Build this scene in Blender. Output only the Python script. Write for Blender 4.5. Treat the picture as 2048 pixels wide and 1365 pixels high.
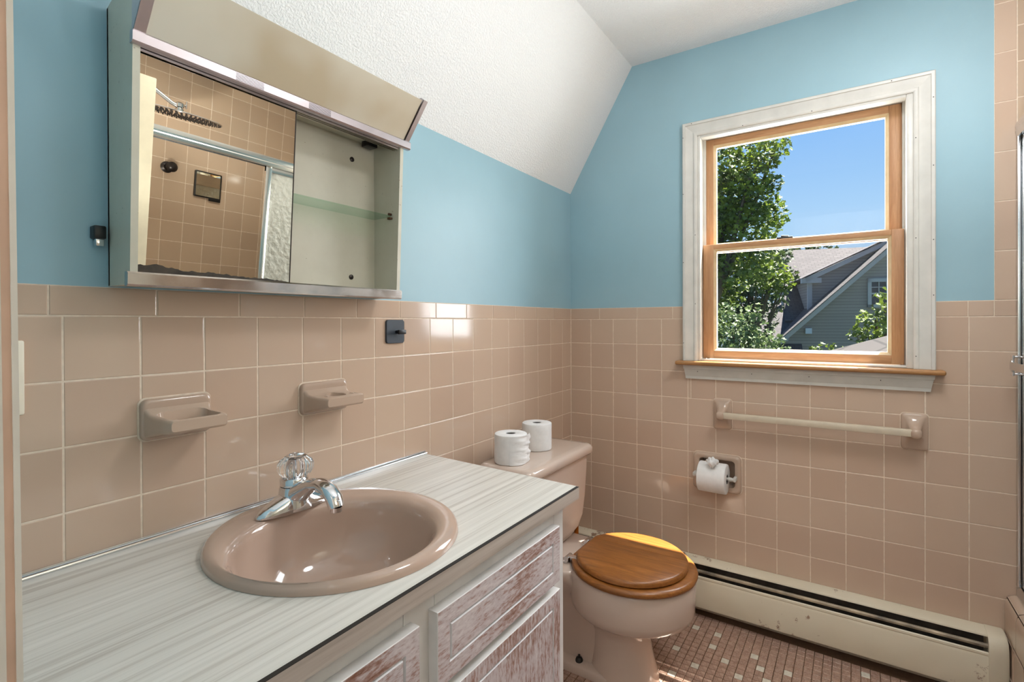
import bpy, bmesh, math, random
from mathutils import Vector, Matrix
random.seed(7)
SC = bpy.context.scene
for o in list(bpy.data.objects): bpy.data.objects.remove(o)
COL = SC.collection
PI = math.pi

# ------------------------------------------------------------------ camera
cam_d = bpy.data.cameras.new('camera'); cam = bpy.data.objects.new('camera', cam_d); COL.objects.link(cam)
CAM = Vector((-2.1306, -1.0795, 1.1753)); YAW, PITCH, ROLL = 0.585635, -0.003558, -0.00374
fw = Vector((math.cos(YAW)*math.cos(PITCH), math.sin(YAW)*math.cos(PITCH), math.sin(PITCH)))
rt = Vector((math.sin(YAW), -math.cos(YAW), 0)); up = rt.cross(fw)
r2 = rt*math.cos(ROLL)+up*math.sin(ROLL); u2 = up*math.cos(ROLL)-rt*math.sin(ROLL)
M = Matrix((r2, u2, -fw)).transposed().to_4x4(); M.translation = CAM
cam.matrix_world = M
cam_d.sensor_fit = 'HORIZONTAL'; cam_d.sensor_width = 36; cam_d.lens = 1004.546/2048*36
cam_d.shift_y = -(682.5-649.66)/2048; cam_d.clip_start = 0.01; cam_d.clip_end = 300
SC.camera = cam

# ------------------------------------------------------------------ light
SC.view_settings.view_transform = 'Standard'; SC.view_settings.look = 'None'
SC.view_settings.gamma = 1; SC.view_settings.use_curve_mapping = False
SC.view_settings.exposure = 0.0
SKY_STRENGTH, SUN, WIN_W, FILL_W, FILL2_W, CEIL_W, HALL_W = 1.0, 36.0, 52.0, 5.0, 12.0, 9.0, 24.0
world = bpy.data.worlds.new('World'); SC.world = world; world.use_nodes = True
wn = world.node_tree; wn.nodes.clear()
wo = wn.nodes.new('ShaderNodeOutputWorld'); wb = wn.nodes.new('ShaderNodeBackground'); wr = wn.nodes.new('ShaderNodeValToRGB')
wt = wn.nodes.new('ShaderNodeTexCoord'); ws = wn.nodes.new('ShaderNodeSeparateXYZ')
wn.links.new(wt.outputs['Generated'], ws.inputs[0]); wn.links.new(ws.outputs['Z'], wr.inputs[0])
wn.links.new(wr.outputs[0], wb.inputs[0]); wn.links.new(wb.outputs[0], wo.inputs[0])
wb.inputs[1].default_value = SKY_STRENGTH
el = wr.color_ramp.elements
el[0].position = 0.0; el[0].color = (0.56, 0.74, 0.93, 1)
el[1].position = 0.9; el[1].color = (0.13, 0.34, 0.82, 1)
e = el.new(0.17); e.color = (0.46, 0.71, 1.0, 1)
e = el.new(0.36); e.color = (0.22, 0.50, 0.98, 1)

def lamp(name, kind, loc, direction=None, **kw):
    d = bpy.data.lights.new(name, kind); o = bpy.data.objects.new(name, d); COL.objects.link(o); o.location = loc
    for k, v in kw.items(): setattr(d, k, v)
    if direction is not None: o.rotation_euler = Vector(direction).to_track_quat('-Z', 'Y').to_euler()
    return o
lamp('sun', 'SUN', (6, -5, 9), (-0.355, 0.28, -1.0), energy=SUN, angle=0.009, color=(1.0, 0.95, 0.86))
lamp('window_daylight', 'AREA', (0.42, -0.92, 1.62), (-1, 0, -0.25), energy=WIN_W, shape='RECTANGLE', size=1.0, size_y=1.1, color=(0.97, 0.99, 1.0))
# unseen fill added to brighten the room, first two disks facing the ceiling
lamp('ceiling_fill', 'AREA', (-1.60, -1.20, 1.35), (0, 0, 1), energy=FILL_W, shape='DISK', size=0.16, color=(0.95, 0.98, 1.0))
lamp('second_ceiling_fill', 'AREA', (-1.16, -1.445, 1.45), (0, 0, 1), energy=FILL2_W, shape='DISK', size=0.16, color=(0.95, 0.98, 1.0))  # second added fill, also aimed up at the ceiling
lamp('overhead_fill', 'AREA', (-0.88, -1.32, 2.27), (0, 0, -1), energy=CEIL_W, shape='DISK', size=0.40, color=(0.98, 0.99, 1.0))  # added fill from above, no fixture belongs to it
lamp('hall_fill', 'AREA', (-2.75, -1.1, 2.0), (-1, 0, 0.3), energy=HALL_W, shape='DISK', size=0.5, color=(1.0, 0.98, 0.96))  # added fill, brightens the hallway walls behind the camera

# ------------------------------------------------------------------ materials
def lin(c):
    r = []
    for v in c[:3]:
        v = v/255.0; r.append(v/12.92 if v <= 0.04045 else ((v+0.055)/1.055)**2.4)
    return (*r, 1)
class NT:
    def __init__(s, name):
        s.m = bpy.data.materials.new(name); s.m.use_nodes = True; s.t = s.m.node_tree; s.t.nodes.clear()
        s.out = s.n('OutputMaterial'); s.p = s.n('BsdfPrincipled'); s.l(s.p.outputs[0], s.out.inputs[0])
        s.tc = s.n('TexCoord')
    def n(s, k): return s.t.nodes.new('ShaderNode'+k)
    def l(s, a, b): s.t.links.new(a, b)
    def set(s, **kw):
        for k, v in kw.items(): s.p.inputs[k.replace('_', ' ')].default_value = v
    def noise(s, scale, detail=3, rough=0.5, stretch=None, src='Object', dist=0):
        n = s.n('TexNoise'); n.inputs['Scale'].default_value = scale; n.inputs['Detail'].default_value = detail
        n.inputs['Roughness'].default_value = rough; n.inputs['Distortion'].default_value = dist
        if stretch:
            mp = s.n('Mapping'); mp.inputs['Scale'].default_value = stretch; s.l(s.tc.outputs[src], mp.inputs[0]); s.l(mp.outputs[0], n.inputs['Vector'])
        else: s.l(s.tc.outputs[src], n.inputs['Vector'])
        return n.outputs['Fac']
    def ramp(s, f, stops):
        r = s.n('ValToRGB'); e = r.color_ramp.elements
        e[0].position, e[0].color = stops[0]; e[1].position, e[1].color = stops[-1]
        for p, c in stops[1:-1]:
            q = e.new(p); q.color = c
        s.l(f, r.inputs[0]); return r.outputs[0]
    def mix(s, f, a, b):
        m = s.n('Mix'); m.data_type = 'RGBA'
        if isinstance(f, (int, float)): m.inputs[0].default_value = f
        else: s.l(f, m.inputs[0])
        for i, v in ((6, a), (7, b)):
            if isinstance(v, tuple): m.inputs[i].default_value = v
            else: s.l(v, m.inputs[i])
        return m.outputs[2]
    def col(s, c): s.l(c, s.p.inputs['Base Color'])
    def bump(s, f, strength=0.2, dist=0.002):
        b = s.n('Bump'); b.inputs['Strength'].default_value = strength; b.inputs['Distance'].default_value = dist
        s.l(f, b.inputs['Height']); s.l(b.outputs[0], s.p.inputs['Normal'])

def plain(name, c, rough=0.5, metal=0.0, var=0.06, scale=30, bump=0.0, **kw):
    t = NT(name); c0 = lin(c); t.set(Roughness=rough, Metallic=metal, **kw)
    if var:
        d = lin(tuple(max(0, v*(1-var)) for v in c)); h = lin(tuple(min(255, v*(1+var*0.6)) for v in c))
        f = t.noise(scale, 4); t.col(t.ramp(f, [(0.3, d), (0.7, h)]))
        if bump: t.bump(f, bump)
    else: t.p.inputs['Base Color'].default_value = c0
    return t.m

def glaze(name, a, b, rough=0.1, bump=0.03):
    t = NT(name); t.set(Roughness=rough)
    oi = t.n('ObjectInfo'); f = t.noise(6, 2)
    mixr = t.n('Math'); mixr.operation = 'MULTIPLY_ADD'; t.l(oi.outputs['Random'], mixr.inputs[0]); mixr.inputs[1].default_value = 0.7
    mm = t.n('Math'); mm.operation = 'MULTIPLY'; t.l(f, mm.inputs[0]); mm.inputs[1].default_value = 0.3; t.l(mm.outputs[0], mixr.inputs[2])
    base = t.ramp(mixr.outputs[0], [(0.1, lin(a)), (0.95, lin(b))])
    sp = t.noise(900, 1); base = t.mix(t.ramp(sp, [(0.35, (0, 0, 0, 1)), (0.75, (0.1, 0.1, 0.1, 1))]), base, lin((205, 185, 165)))
    t.col(base); t.bump(t.noise(14, 2), bump, 0.004)
    return t.m

def wood(name, a, b, stretch, rough=0.35, scale=6, bump=0.1, c=None):
    t = NT(name); t.set(Roughness=rough)
    f = t.noise(scale, 6, 0.6, stretch, dist=1.2)
    st = [(0.25, lin(a)), (0.75, lin(b))]
    if c: st.insert(1, (0.5, lin(c)))
    g = t.noise(scale*9, 3, 0.6, stretch)
    base = t.ramp(f, st)
    t.col(t.mix(t.ramp(g, [(0.35, (0, 0, 0, 1)), (0.7, (0.5, 0.5, 0.5, 1))]), base, lin(a)))
    t.bump(g, bump, 0.001); return t.m

M_TILE = glaze('pink_tan_tile', (194, 167, 147), (202, 177, 156))
M_TUBT = glaze('shower_tile', (184, 160, 138), (196, 172, 148))
M_POT = glaze('ceramic_fitting', (183, 158, 140), (190, 166, 147), 0.08, 0.03)
M_GROUT = plain('grout', (226, 208, 188), 0.8, scale=60)
M_BLUE = plain('blue_paint', (152, 186, 198), 0.42, var=0.025, scale=3, bump=0.03)
M_WHITE = plain('white_trim_paint', (212, 209, 202), 0.35, var=0.03, scale=20)
M_WHITE2 = plain('white_cabinet_paint', (226, 224, 222), 0.4, var=0.05, scale=12)
M_DOOR = plain('cream_door_paint', (226, 216, 194), 0.4, var=0.02)
M_HALL = plain('hall_paint', (225, 220, 210), 0.7, var=0.02)
t = NT('stippled_ceiling'); t.set(Roughness=0.8); t.p.inputs['Base Color'].default_value = lin((236, 235, 234))
f = t.noise(190, 2, 0.5); t.bump(t.ramp(f, [(0.42, (0, 0, 0, 1)), (0.62, (1, 1, 1, 1))]), 0.5, 0.003); M_CEIL = t.m
# floor mosaic
def mosaic(name, a, b):
    t = NT(name); t.set(Roughness=0.3); oi = t.n('ObjectInfo')
    f = t.noise(260, 2); g = t.noise(40, 2)
    base = t.ramp(g, [(0.3, lin(a)), (0.7, lin(b))])
    t.col(t.mix(t.ramp(f, [(0.45, (0, 0, 0, 1)), (0.75, (0.6, 0.6, 0.6, 1))]), base, lin((214, 190, 172)))); t.bump(f, 0.35, 0.001); return t.m
M_MOS = mosaic('mosaic_mauve', (150, 116, 100), (176, 142, 124))
M_MOSW = plain('mosaic_white', (220, 212, 196), 0.25, scale=80)
M_MGROUT = plain('mosaic_grout', (112, 84, 62), 0.9, scale=60)
# metals
M_CHROME = plain('chrome', (222, 222, 224), 0.06, 1.0, var=0.03, scale=8)
t = NT('scuffed_chrome'); t.set(Metallic=1.0)
f = t.noise(9, 5, 0.65); t.l(t.ramp(f, [(0.42, (0.12, 0.12, 0.12, 1)), (0.58, (0.22, 0.22, 0.22, 1))]), t.p.inputs['Roughness'])
t.col(t.ramp(f, [(0.4, lin((200, 196, 196))), (0.6, lin((224, 218, 214)))])); M_SCUFF = t.m
M_SCUFF2 = plain('satin_chrome', (196, 187, 190), 0.34, 1.0, var=0.06, scale=14)
M_ALU = plain('polished_aluminium', (226, 228, 230), 0.2, 1.0, var=0.03, scale=10)
M_MIRROR = plain('mirror_silver', (236, 231, 216), 0.0, 1.0, var=0.0)
M_DARKEDGE = plain('desilvered_edge', (62, 52, 42), 0.5, 0.0, var=0.3, scale=60)
M_BLACK = plain('black_plastic', (20, 20, 22), 0.35, var=0.1)
M_SLATE = plain('matt_slate_plastic', (52, 60, 70), 0.5, var=0.05)
M_BRONZE = plain('dark_bronze', (58, 52, 50), 0.3, 0.6, var=0.1)
M_COPPER = plain('copper_pipe', (190, 112, 40), 0.35, 0.6, var=0.15, scale=20)
M_BRASS = plain('brown_hinge', (92, 66, 48), 0.4, 0.5, var=0.1)
# cabinet enamel
t = NT('aged_enamel'); t.set(Roughness=0.4); f = t.noise(5, 5, 0.6)
base = t.ramp(f, [(0.3, lin((188, 182, 164))), (0.7, lin((204, 199, 182)))])
sp = t.noise(140, 2); t.col(t.mix(t.ramp(sp, [(0.70, (0, 0, 0, 1)), (0.78, (0.7, 0.7, 0.7, 1))]), base, lin((110, 84, 50)))); M_ENAM = t.m
t = NT('yellowed_diffuser'); t.set(Roughness=0.35); f = t.noise(3.2, 3, 0.5)
t.col(t.ramp(f, [(0.35, lin((188, 172, 146))), (0.5, lin((205, 196, 178))), (0.72, lin((212, 205, 190)))])); M_LENS = t.m
# countertop laminate: streaks along x
def laminate(name, a, b, c, st=(1.2, 90, 90)):
    t = NT(name); t.set(Roughness=0.32)
    f = t.noise(1.0, 6, 0.65, st, dist=0.4); g = t.noise(1.0, 3, 0.6, (st[0]*0.6, 22, 22))
    b1 = t.ramp(f, [(0.36, lin(c)), (0.47, lin(a)), (0.7, lin(b))])
    t.col(t.mix(t.ramp(g, [(0.35, (0.35, 0.35, 0.35, 1)), (0.55, (0, 0, 0, 1))]), b1, lin(a))); return t.m
M_COUNTER = laminate('streaked_laminate', (210, 206, 198), (226, 222, 215), (184, 177, 168))
M_EDGE = laminate('grey_wood_edge', (178, 167, 158), (200, 192, 184), (152, 140, 130), (1.6, 60, 60))
M_SEAM = plain('dark_seam', (28, 22, 18), 0.6, var=0)
M_SINK = plain('pink_porcelain', (186, 160, 144), 0.07, var=0.02, scale=4, Coat_Weight=0.3)
M_TOILET = plain('pale_pink_porcelain', (206, 186, 172), 0.08, var=0.02, scale=4, Coat_Weight=0.3)
M_OAK = wood('oak_seat', (112, 66, 26), (176, 112, 52), (9, 0.7, 9), 0.28, 7, 0.08)
M_CEDAR = wood('cedar_sash_v', (160, 112, 74), (204, 158, 114), (14, 14, 0.8), 0.45, 5, 0.1)
M_CEDARH = wood('cedar_sash_h', (160, 112, 74), (204, 158, 114), (14, 0.8, 14), 0.45, 5, 0.1)
M_BEAD = plain('cream_glazing_bead', (200, 174, 136), 0.4, scale=30)
# distressed whitewash
def whitewash(name, st):
    t = NT(name); t.set(Roughness=0.65)
    f = t.noise(1.0, 7, 0.7, st, dist=1.6); g = t.noise(170, 3, 0.7, (0.3, 1, 1) if st[2] > st[0] else (1, 1, 0.3)); h = t.noise(5, 2)
    add = t.n('Math'); add.operation = 'ADD'; t.l(f, add.inputs[0]); t.l(h, add.inputs[1])
    mul = t.n('Math'); mul.operation = 'MULTIPLY'; t.l(add.outputs[0], mul.inputs[0]); mul.inputs[1].default_value = 0.5
    ad2 = t.n('Math'); ad2.operation = 'MULTIPLY_ADD'; t.l(g, ad2.inputs[0]); ad2.inputs[1].default_value = 0.6; t.l(mul.outputs[0], ad2.inputs[2])
    c = t.ramp(ad2.outputs[0], [(0.62, lin((126, 84, 64))), (0.74, lin((170, 140, 132))), (0.82, lin((198, 186, 188))), (0.96, lin((216, 208, 208)))])
    t.col(c); t.bump(ad2.outputs[0], 0.35, 0.002); return t.m
M_WASHH = whitewash('whitewashed_grain_h', (5, 40, 40))
M_WASHV = whitewash('whitewashed_grain_v', (40, 40, 5))
M_GROOVE = plain('white_groove', (214, 212, 214), 0.5, var=0.05)
M_PAPER = plain('tissue_paper', (232, 231, 230), 0.9, var=0.02, scale=60, bump=0.15)
M_CARD = plain('roll_core', (96, 92, 88), 0.9, var=0.1)
M_CREAMBAR = plain('cream_plastic_bar', (206, 192, 170), 0.25, var=0.03)
# heater: cream with rust
t = NT('rusty_heater_enamel'); t.set(Roughness=0.4); f = t.noise(26, 6, 0.7); g = t.noise(3, 2)
mu = t.n('Math'); mu.operation = 'MULTIPLY'; t.l(f, mu.inputs[0]); t.l(g, mu.inputs[1])
t.col(t.mix(t.ramp(mu.outputs[0], [(0.30, (0, 0, 0, 1)), (0.335, (0.8, 0.8, 0.8, 1))]), t.ramp(g, [(0.3, lin((216, 204, 180))), (0.7, lin((228, 219, 198)))]), lin((120, 70, 34)))); M_HEAT = t.m
M_HEATIN = plain('heater_inside', (74, 67, 60), 0.7, var=0.3, scale=20)
M_RUST = plain('rusted_blade', (150, 134, 112), 0.5, 0.2, var=0.35, scale=18)
# glass
def pane(name, tint, rough=0.0, bump=0.0, ior=1.32):
    t = NT(name); t.t.nodes.remove(t.p)
    tr = t.n('BsdfTransparent'); tr.inputs[0].default_value = (*tint, 1); gl = t.n('BsdfGlossy'); gl.inputs['Roughness'].default_value = rough
    fr = t.n('Fresnel'); fr.inputs[0].default_value = ior; mx = t.n('MixShader')
    ge = t.n('NewGeometry'); inv = t.n('Math'); inv.operation = 'SUBTRACT'; inv.inputs[0].default_value = 1.0; t.l(ge.outputs['Backfacing'], inv.inputs[1])
    fm_ = t.n('Math'); fm_.operation = 'MULTIPLY'; t.l(fr.outputs[0], fm_.inputs[0]); t.l(inv.outputs[0], fm_.inputs[1])
    t.l(fm_.outputs[0], mx.inputs[0]); t.l(tr.outputs[0], mx.inputs[1]); t.l(gl.outputs[0], mx.inputs[2]); t.l(mx.outputs[0], t.out.inputs[0]); return t.m
M_PANE = pane('window_glass', (0.97, 0.98, 0.98))
M_SHELF = pane('green_shelf_glass', (0.80, 0.90, 0.84), 0.02)
M_SCREEN = pane('insect_screen', (0.93, 0.93, 0.94), 0.4, 0, 1.1)
t = NT('hammered_shower_glass'); t.set(Roughness=0.22, IOR=1.3); t.p.inputs['Transmission Weight'].default_value = 0.55
t.p.inputs['Base Color'].default_value = lin((226, 227, 222)); v = t.noise(42, 2, 0.4); t.bump(v, 0.9, 0.01); M_FROST = t.m
t = NT('clear_acrylic'); t.set(Roughness=0.03, IOR=1.47); t.p.inputs['Transmission Weight'].default_value = 1.0; t.p.inputs['Base Color'].default_value = (0.97, 0.97, 0.97, 1); M_ACRYL = t.m
# outdoors
def shingle(name, a, b, sx, sy, mort=0.12, src='UV'):
    t = NT(name); t.set(Roughness=0.9); br = t.n('TexBrick')
    br.inputs['Color1'].default_value = lin(a); br.inputs['Color2'].default_value = lin(b)
    br.inputs['Mortar'].default_value = lin(tuple(v*0.80 for v in a)); br.inputs['Scale'].default_value = 1.0
    br.inputs['Brick Width'].default_value = sx; br.inputs['Row Height'].default_value = sy; br.inputs['Mortar Size'].default_value = sy*mort
    br.inputs['Mortar Smooth'].default_value = 0.3
    t.l(t.tc.outputs[src], br.inputs['Vector']); t.col(br.outputs[0]); return t.m
M_ROOF = shingle('asphalt_shingles', (70, 65, 66), (81, 76, 76), 0.32, 0.15)
M_WALLSH = shingle('grey_wood_shingles', (132, 128, 127), (138, 134, 133), 9.0, 0.125, 0.09)
M_NEARROOF = shingle('near_asphalt_shingles', (72, 68, 65), (84, 78, 75), 0.3, 0.3, 0.05)
M_EXT = plain('exterior_white_trim', (158, 160, 165), 0.6, var=0.03)
M_EXTDARK = plain('dark_window_glass', (40, 48, 54), 0.1, var=0.1)
M_VENT = plain('pale_blue_vent', (176, 188, 206), 0.5, var=0.03)
M_BARK = plain('bark', (78, 66, 54), 0.9, var=0.3, scale=12)
M_LAWN = plain('lawn', (48, 64, 32), 0.95, var=0.3, scale=2)
def leafmat(name, cols):
    t = NT(name); t.set(Roughness=0.52); f = t.noise(2.6, 2); g = t.noise(9, 1)
    c = t.ramp(f, [(0.3, lin(cols[0])), (0.5, lin(cols[1])), (0.72, lin(cols[2]))]); t.col(c)
    tl = t.n('BsdfTranslucent'); t.l(c, tl.inputs[0]); mx = t.n('MixShader'); mx.inputs[0].default_value = 0.25
    t.l(t.p.outputs[0], mx.inputs[1]); t.l(tl.outputs[0], mx.inputs[2]); t.l(mx.outputs[0], t.out.inputs[0]); return t.m
M_LEAF = leafmat('maple_leaves', [(60, 74, 28), (96, 114, 36), (134, 150, 50)])
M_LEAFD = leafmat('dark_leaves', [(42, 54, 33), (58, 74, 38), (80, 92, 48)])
M_LEAFP = leafmat('pale_leaves', [(74, 92, 54), (104, 122, 74), (132, 146, 98)])

# ------------------------------------------------------------------ mesh helpers
ORG = {}
def thing(name, label, cat, loc, group=None, kind=None):
    o = bpy.data.objects.new(name, None); COL.objects.link(o); o.location = loc; o.empty_display_size = 0.05
    ORG[o.name] = Vector(loc)
    if label: o['label'] = label
    if cat: o['category'] = cat
    if group: o['group'] = group
    if kind: o['kind'] = kind
    return o
def tag(o, label=None, cat=None, group=None, kind=None):
    if label: o['label'] = label
    if cat: o['category'] = cat
    if group: o['group'] = group
    if kind: o['kind'] = kind
    return o
def org(o): return ORG.get(o.name, Vector((0, 0, 0))) if o else Vector((0, 0, 0))
def obj(name, bm, mat, parent=None, smooth=35, label=None, origin=None):
    # verts are in world metres; stored relative to the parent's origin
    me = bpy.data.meshes.new(name)
    base = org(parent); own = Vector(origin) if origin is not None else base
    bmesh.ops.translate(bm, verts=bm.verts, vec=-own)
    bm.normal_update(); bm.to_mesh(me); bm.free()
    for m in (mat if isinstance(mat, (list, tuple)) else [mat]): me.materials.append(m)
    if smooth:
        for p in me.polygons: p.use_smooth = True
        me.set_sharp_from_angle(angle=math.radians(smooth))
    o = bpy.data.objects.new(name, me); COL.objects.link(o)
    o.location = own-base; ORG[o.name] = own
    if parent: o.parent = parent
    if label: o['label'] = label
    return o
def B(): return bmesh.new()
def box(bm, x0, x1, y0, y1, z0, z1, bev=0.0, seg=2, mi=0):
    if x0 > x1: x0, x1 = x1, x0
    if y0 > y1: y0, y1 = y1, y0
    if z0 > z1: z0, z1 = z1, z0
    v = [bm.verts.new(p) for p in ((x0,y0,z0),(x1,y0,z0),(x1,y1,z0),(x0,y1,z0),(x0,y0,z1),(x1,y0,z1),(x1,y1,z1),(x0,y1,z1))]
    fs = [bm.faces.new([v[i] for i in q]) for q in ((0,3,2,1),(4,5,6,7),(0,1,5,4),(1,2,6,5),(2,3,7,6),(3,0,4,7))]
    for f_ in fs: f_.material_index = mi
    if bev > 0:
        es = list({e for f_ in fs for e in f_.edges})
        r = bmesh.ops.bevel(bm, geom=es, offset=bev, segments=seg, profile=0.5, affect='EDGES')
        for f_ in r['faces']: f_.material_index = mi
    return v
def poly_prism(bm, pts, vec, mi=0):
    # pts: planar 3-D loop, extruded by vec
    a = [bm.verts.new(p) for p in pts]; b = [bm.verts.new(Vector(p)+Vector(vec)) for p in pts]; n = len(pts)
    fs = [bm.faces.new(a), bm.faces.new(b[::-1])]
    for i in range(n): fs.append(bm.faces.new((a[i], b[i], b[(i+1) % n], a[(i+1) % n])))
    bmesh.ops.recalc_face_normals(bm, faces=fs)
    for f_ in fs: f_.material_index = mi
    return fs
def loft(bm, secs, cap0=True, cap1=True, closed=True, mi=0):
    L = [[bm.verts.new(p) for p in s] for s in secs]; n = len(secs[0]); fs = []
    for a, b in zip(L, L[1:]):
        for i in range(n if closed else n-1):
            j = (i+1) % n; fs.append(bm.faces.new((a[i], a[j], b[j], b[i])))
    if cap0: fs.append(bm.faces.new(L[0][::-1]))
    if cap1: fs.append(bm.faces.new(L[-1]))
    bmesh.ops.recalc_face_normals(bm, faces=fs)
    for f_ in fs: f_.material_index = mi
    return fs
def tube(bm, pts, r, seg=12, caps=True, mi=0):
    pts = [Vector(p) for p in pts]; n = len(pts); rr = r if isinstance(r, (list, tuple)) else [r]*n
    tn = []
    for i in range(n):
        a = pts[max(0, i-1)]; b = pts[min(n-1, i+1)]; tn.append((b-a).normalized())
    ref = Vector((0, 0, 1)) if abs(tn[0].z) < 0.9 else Vector((1, 0, 0))
    u = tn[0].cross(ref).normalized(); secs = []
    for i in range(n):
        u = (u - tn[i]*u.dot(tn[i])).normalized(); w = tn[i].cross(u)
        secs.append([pts[i]+(u*math.cos(2*PI*k/seg)+w*math.sin(2*PI*k/seg))*rr[i] for k in range(seg)])
    return loft(bm, secs, caps, caps, mi=mi)
def lathe(bm, prof, c, axis='z', seg=32, caps=True, mi=0):
    c = Vector(c); secs = []
    for r, h in prof:
        s = []
        for k in range(seg):
            a = 2*PI*k/seg; p, q = r*math.cos(a), r*math.sin(a)
            s.append(c + Vector({'z': (p, q, h), 'x': (h, p, q), 'y': (p, h, q)}[axis]))
        secs.append(s)
    return loft(bm, secs, caps, caps, mi=mi)
def rrect(cx, cz, hw, hh, r, n=5):
    out = []
    for sx, sz, a0 in ((1, 1, 0), (-1, 1, 90), (-1, -1, 180), (1, -1, 270)):
        for k in range(n+1):
            a = math.radians(a0+90*k/n); out.append((cx+sx*(hw-r)+r*math.cos(a), cz+sz*(hh-r)+r*math.sin(a)))
    return out
def bool_cut(o, cutters, smooth=True):
    cs = []
    for bm in cutters:
        me = bpy.data.meshes.new('c'); bm.to_mesh(me); bm.free(); c = bpy.data.objects.new('c', me); COL.objects.link(c); cs.append(c)
        md = o.modifiers.new('b', 'BOOLEAN'); md.operation = 'DIFFERENCE'; md.solver = 'EXACT'; md.object = c
    bpy.context.view_layer.update()
    dg = bpy.context.evaluated_depsgraph_get(); me = bpy.data.meshes.new_from_object(o.evaluated_get(dg))
    o.modifiers.clear(); o.data = me
    for p in me.polygons: p.use_smooth = smooth
    if smooth: me.set_sharp_from_angle(angle=math.radians(35))
    for c in cs: bpy.data.objects.remove(c)
def subtract(rects, h):
    out = []
    a0, a1, b0, b1 = h
    for (u0, u1, v0, v1) in rects:
        if u1 <= a0 or u0 >= a1 or v1 <= b0 or v0 >= b1: out.append((u0, u1, v0, v1)); continue
        if u0 < a0: out.append((u0, a0, v0, v1))
        if u1 > a1: out.append((a1, u1, v0, v1))
        m0, m1 = max(u0, a0), min(u1, a1)
        if v0 < b0: out.append((m0, m1, v0, b0))
        if v1 > b1: out.append((m0, m1, b1, v1))
    return [r for r in out if r[1]-r[0] > 0.004 and r[3]-r[2] > 0.004]

# tiles: shared meshes keyed by size; local frame u (right seen from the room), v up, n out of the wall
TM = {}
def tile_mesh(w, h, mat, t=0.003, bev=0.0014):
    k = (round(w, 3), round(h, 3), mat.name)
    if k in TM: return TM[k]
    bm = B(); hw, hh = w/2, h/2
    s = [[(-a, -b, z), (a, -b, z), (a, b, z), (-a, b, z)] for a, b, z in ((hw, hh, -t), (hw, hh, -bev*0.8), (hw-bev*0.35, hh-bev*0.35, -bev*0.25), (hw-bev, hh-bev, 0))]
    loft(bm, s, False, True); me = bpy.data.meshes.new('tile'); bm.normal_update(); bm.to_mesh(me); bm.free(); me.materials.append(mat); TM[k] = me; return me
def put_tile(parent, origin, U, N, r, mat, g=0.0012, name='tile', tilt=0.0010):
    u0, u1, v0, v1 = r; w, h = u1-u0-2*g, v1-v0-2*g
    if w < 0.004 or h < 0.004: return
    o = bpy.data.objects.new(name, tile_mesh(w, h, mat)); COL.objects.link(o)
    V = Vector((0, 0, 1)) if abs(N.z) < 0.5 else N.cross(U)
    m = Matrix((U, V, N)).transposed()
    o.rotation_euler = (m @ Matrix.Rotation(random.uniform(-tilt, tilt), 3, 'X') @ Matrix.Rotation(random.uniform(-tilt, tilt), 3, 'Y')).to_euler()
    o.location = origin + U*((u0+u1)/2) + V*((v0+v1)/2) - org(parent); o.parent = parent
    return o
def wall_slab(name, rects, to3, depth, mat_of):
    bm = B()
    for r in rects:
        u0, u1, v0, v1 = r; mi = mat_of(r)
        a = [to3(u0, v0, 0), to3(u1, v0, 0), to3(u1, v1, 0), to3(u0, v1, 0)]
        poly_prism(bm, a, Vector(to3(0, 0, depth))-Vector(to3(0, 0, 0)), mi)
    return bm

# ================================================================== SETTING
Z0 = 1.19; P = 0.1095; TT = 1.2405; ZC = 2.297; KN = 1.778
WIN = (-1.285, -0.565, 0.985, 1.95)            # opening in the window wall (y0,y1,z0,z1)
TPH = (-0.728, -0.572, 0.512, 0.635)           # recess of the paper holder
# ---- left wall (vanity wall), plane y = 0
bm = wall_slab('wall_left', [(-2.06, 0.15, -0.02, TT), (-2.06, 0.15, TT, 2.4)], lambda u, v, d: (u, 0.0007+d, v), 0.12, lambda r: 0 if r[3] < 1.3 else 1)
wall_left = tag(obj('wall_left', bm, [M_GROUT, M_BLUE], None, 0), kind='structure')
U, N, O0 = Vector((1, 0, 0)), Vector((0, -1, 0)), Vector((0, 0, 0))
PL = 0.1103
xl = [-0.084-k*PL for k in range(-1, 18)]; xl[0] = -0.001
DISH1, DISH2 = (-1.742, -1.620, 0.960, 1.036), (-1.418, -1.286, 0.957, 1.032)
for k in range(len(xl)-1):
    for j in range(10):
        v1 = Z0-j*P; v0 = v1-P
        if xl[k] < -1.10 and v1 < 0.78: continue
        if j == 9: v0 = 0.10
        put_tile(wall_left, O0, U, N, (xl[k+1], xl[k], v0, v1), M_TILE)
PT = 0.1546; xt = [-0.001]+[-0.166-k*PT for k in range(0, 13)]
for k in range(len(xt)-1): put_tile(wall_left, Vector((0, -0.0005, 0)), U, N, (max(xt[k+1], -2.055), xt[k], Z0, TT), M_TILE, name='trim_tile')
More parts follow.
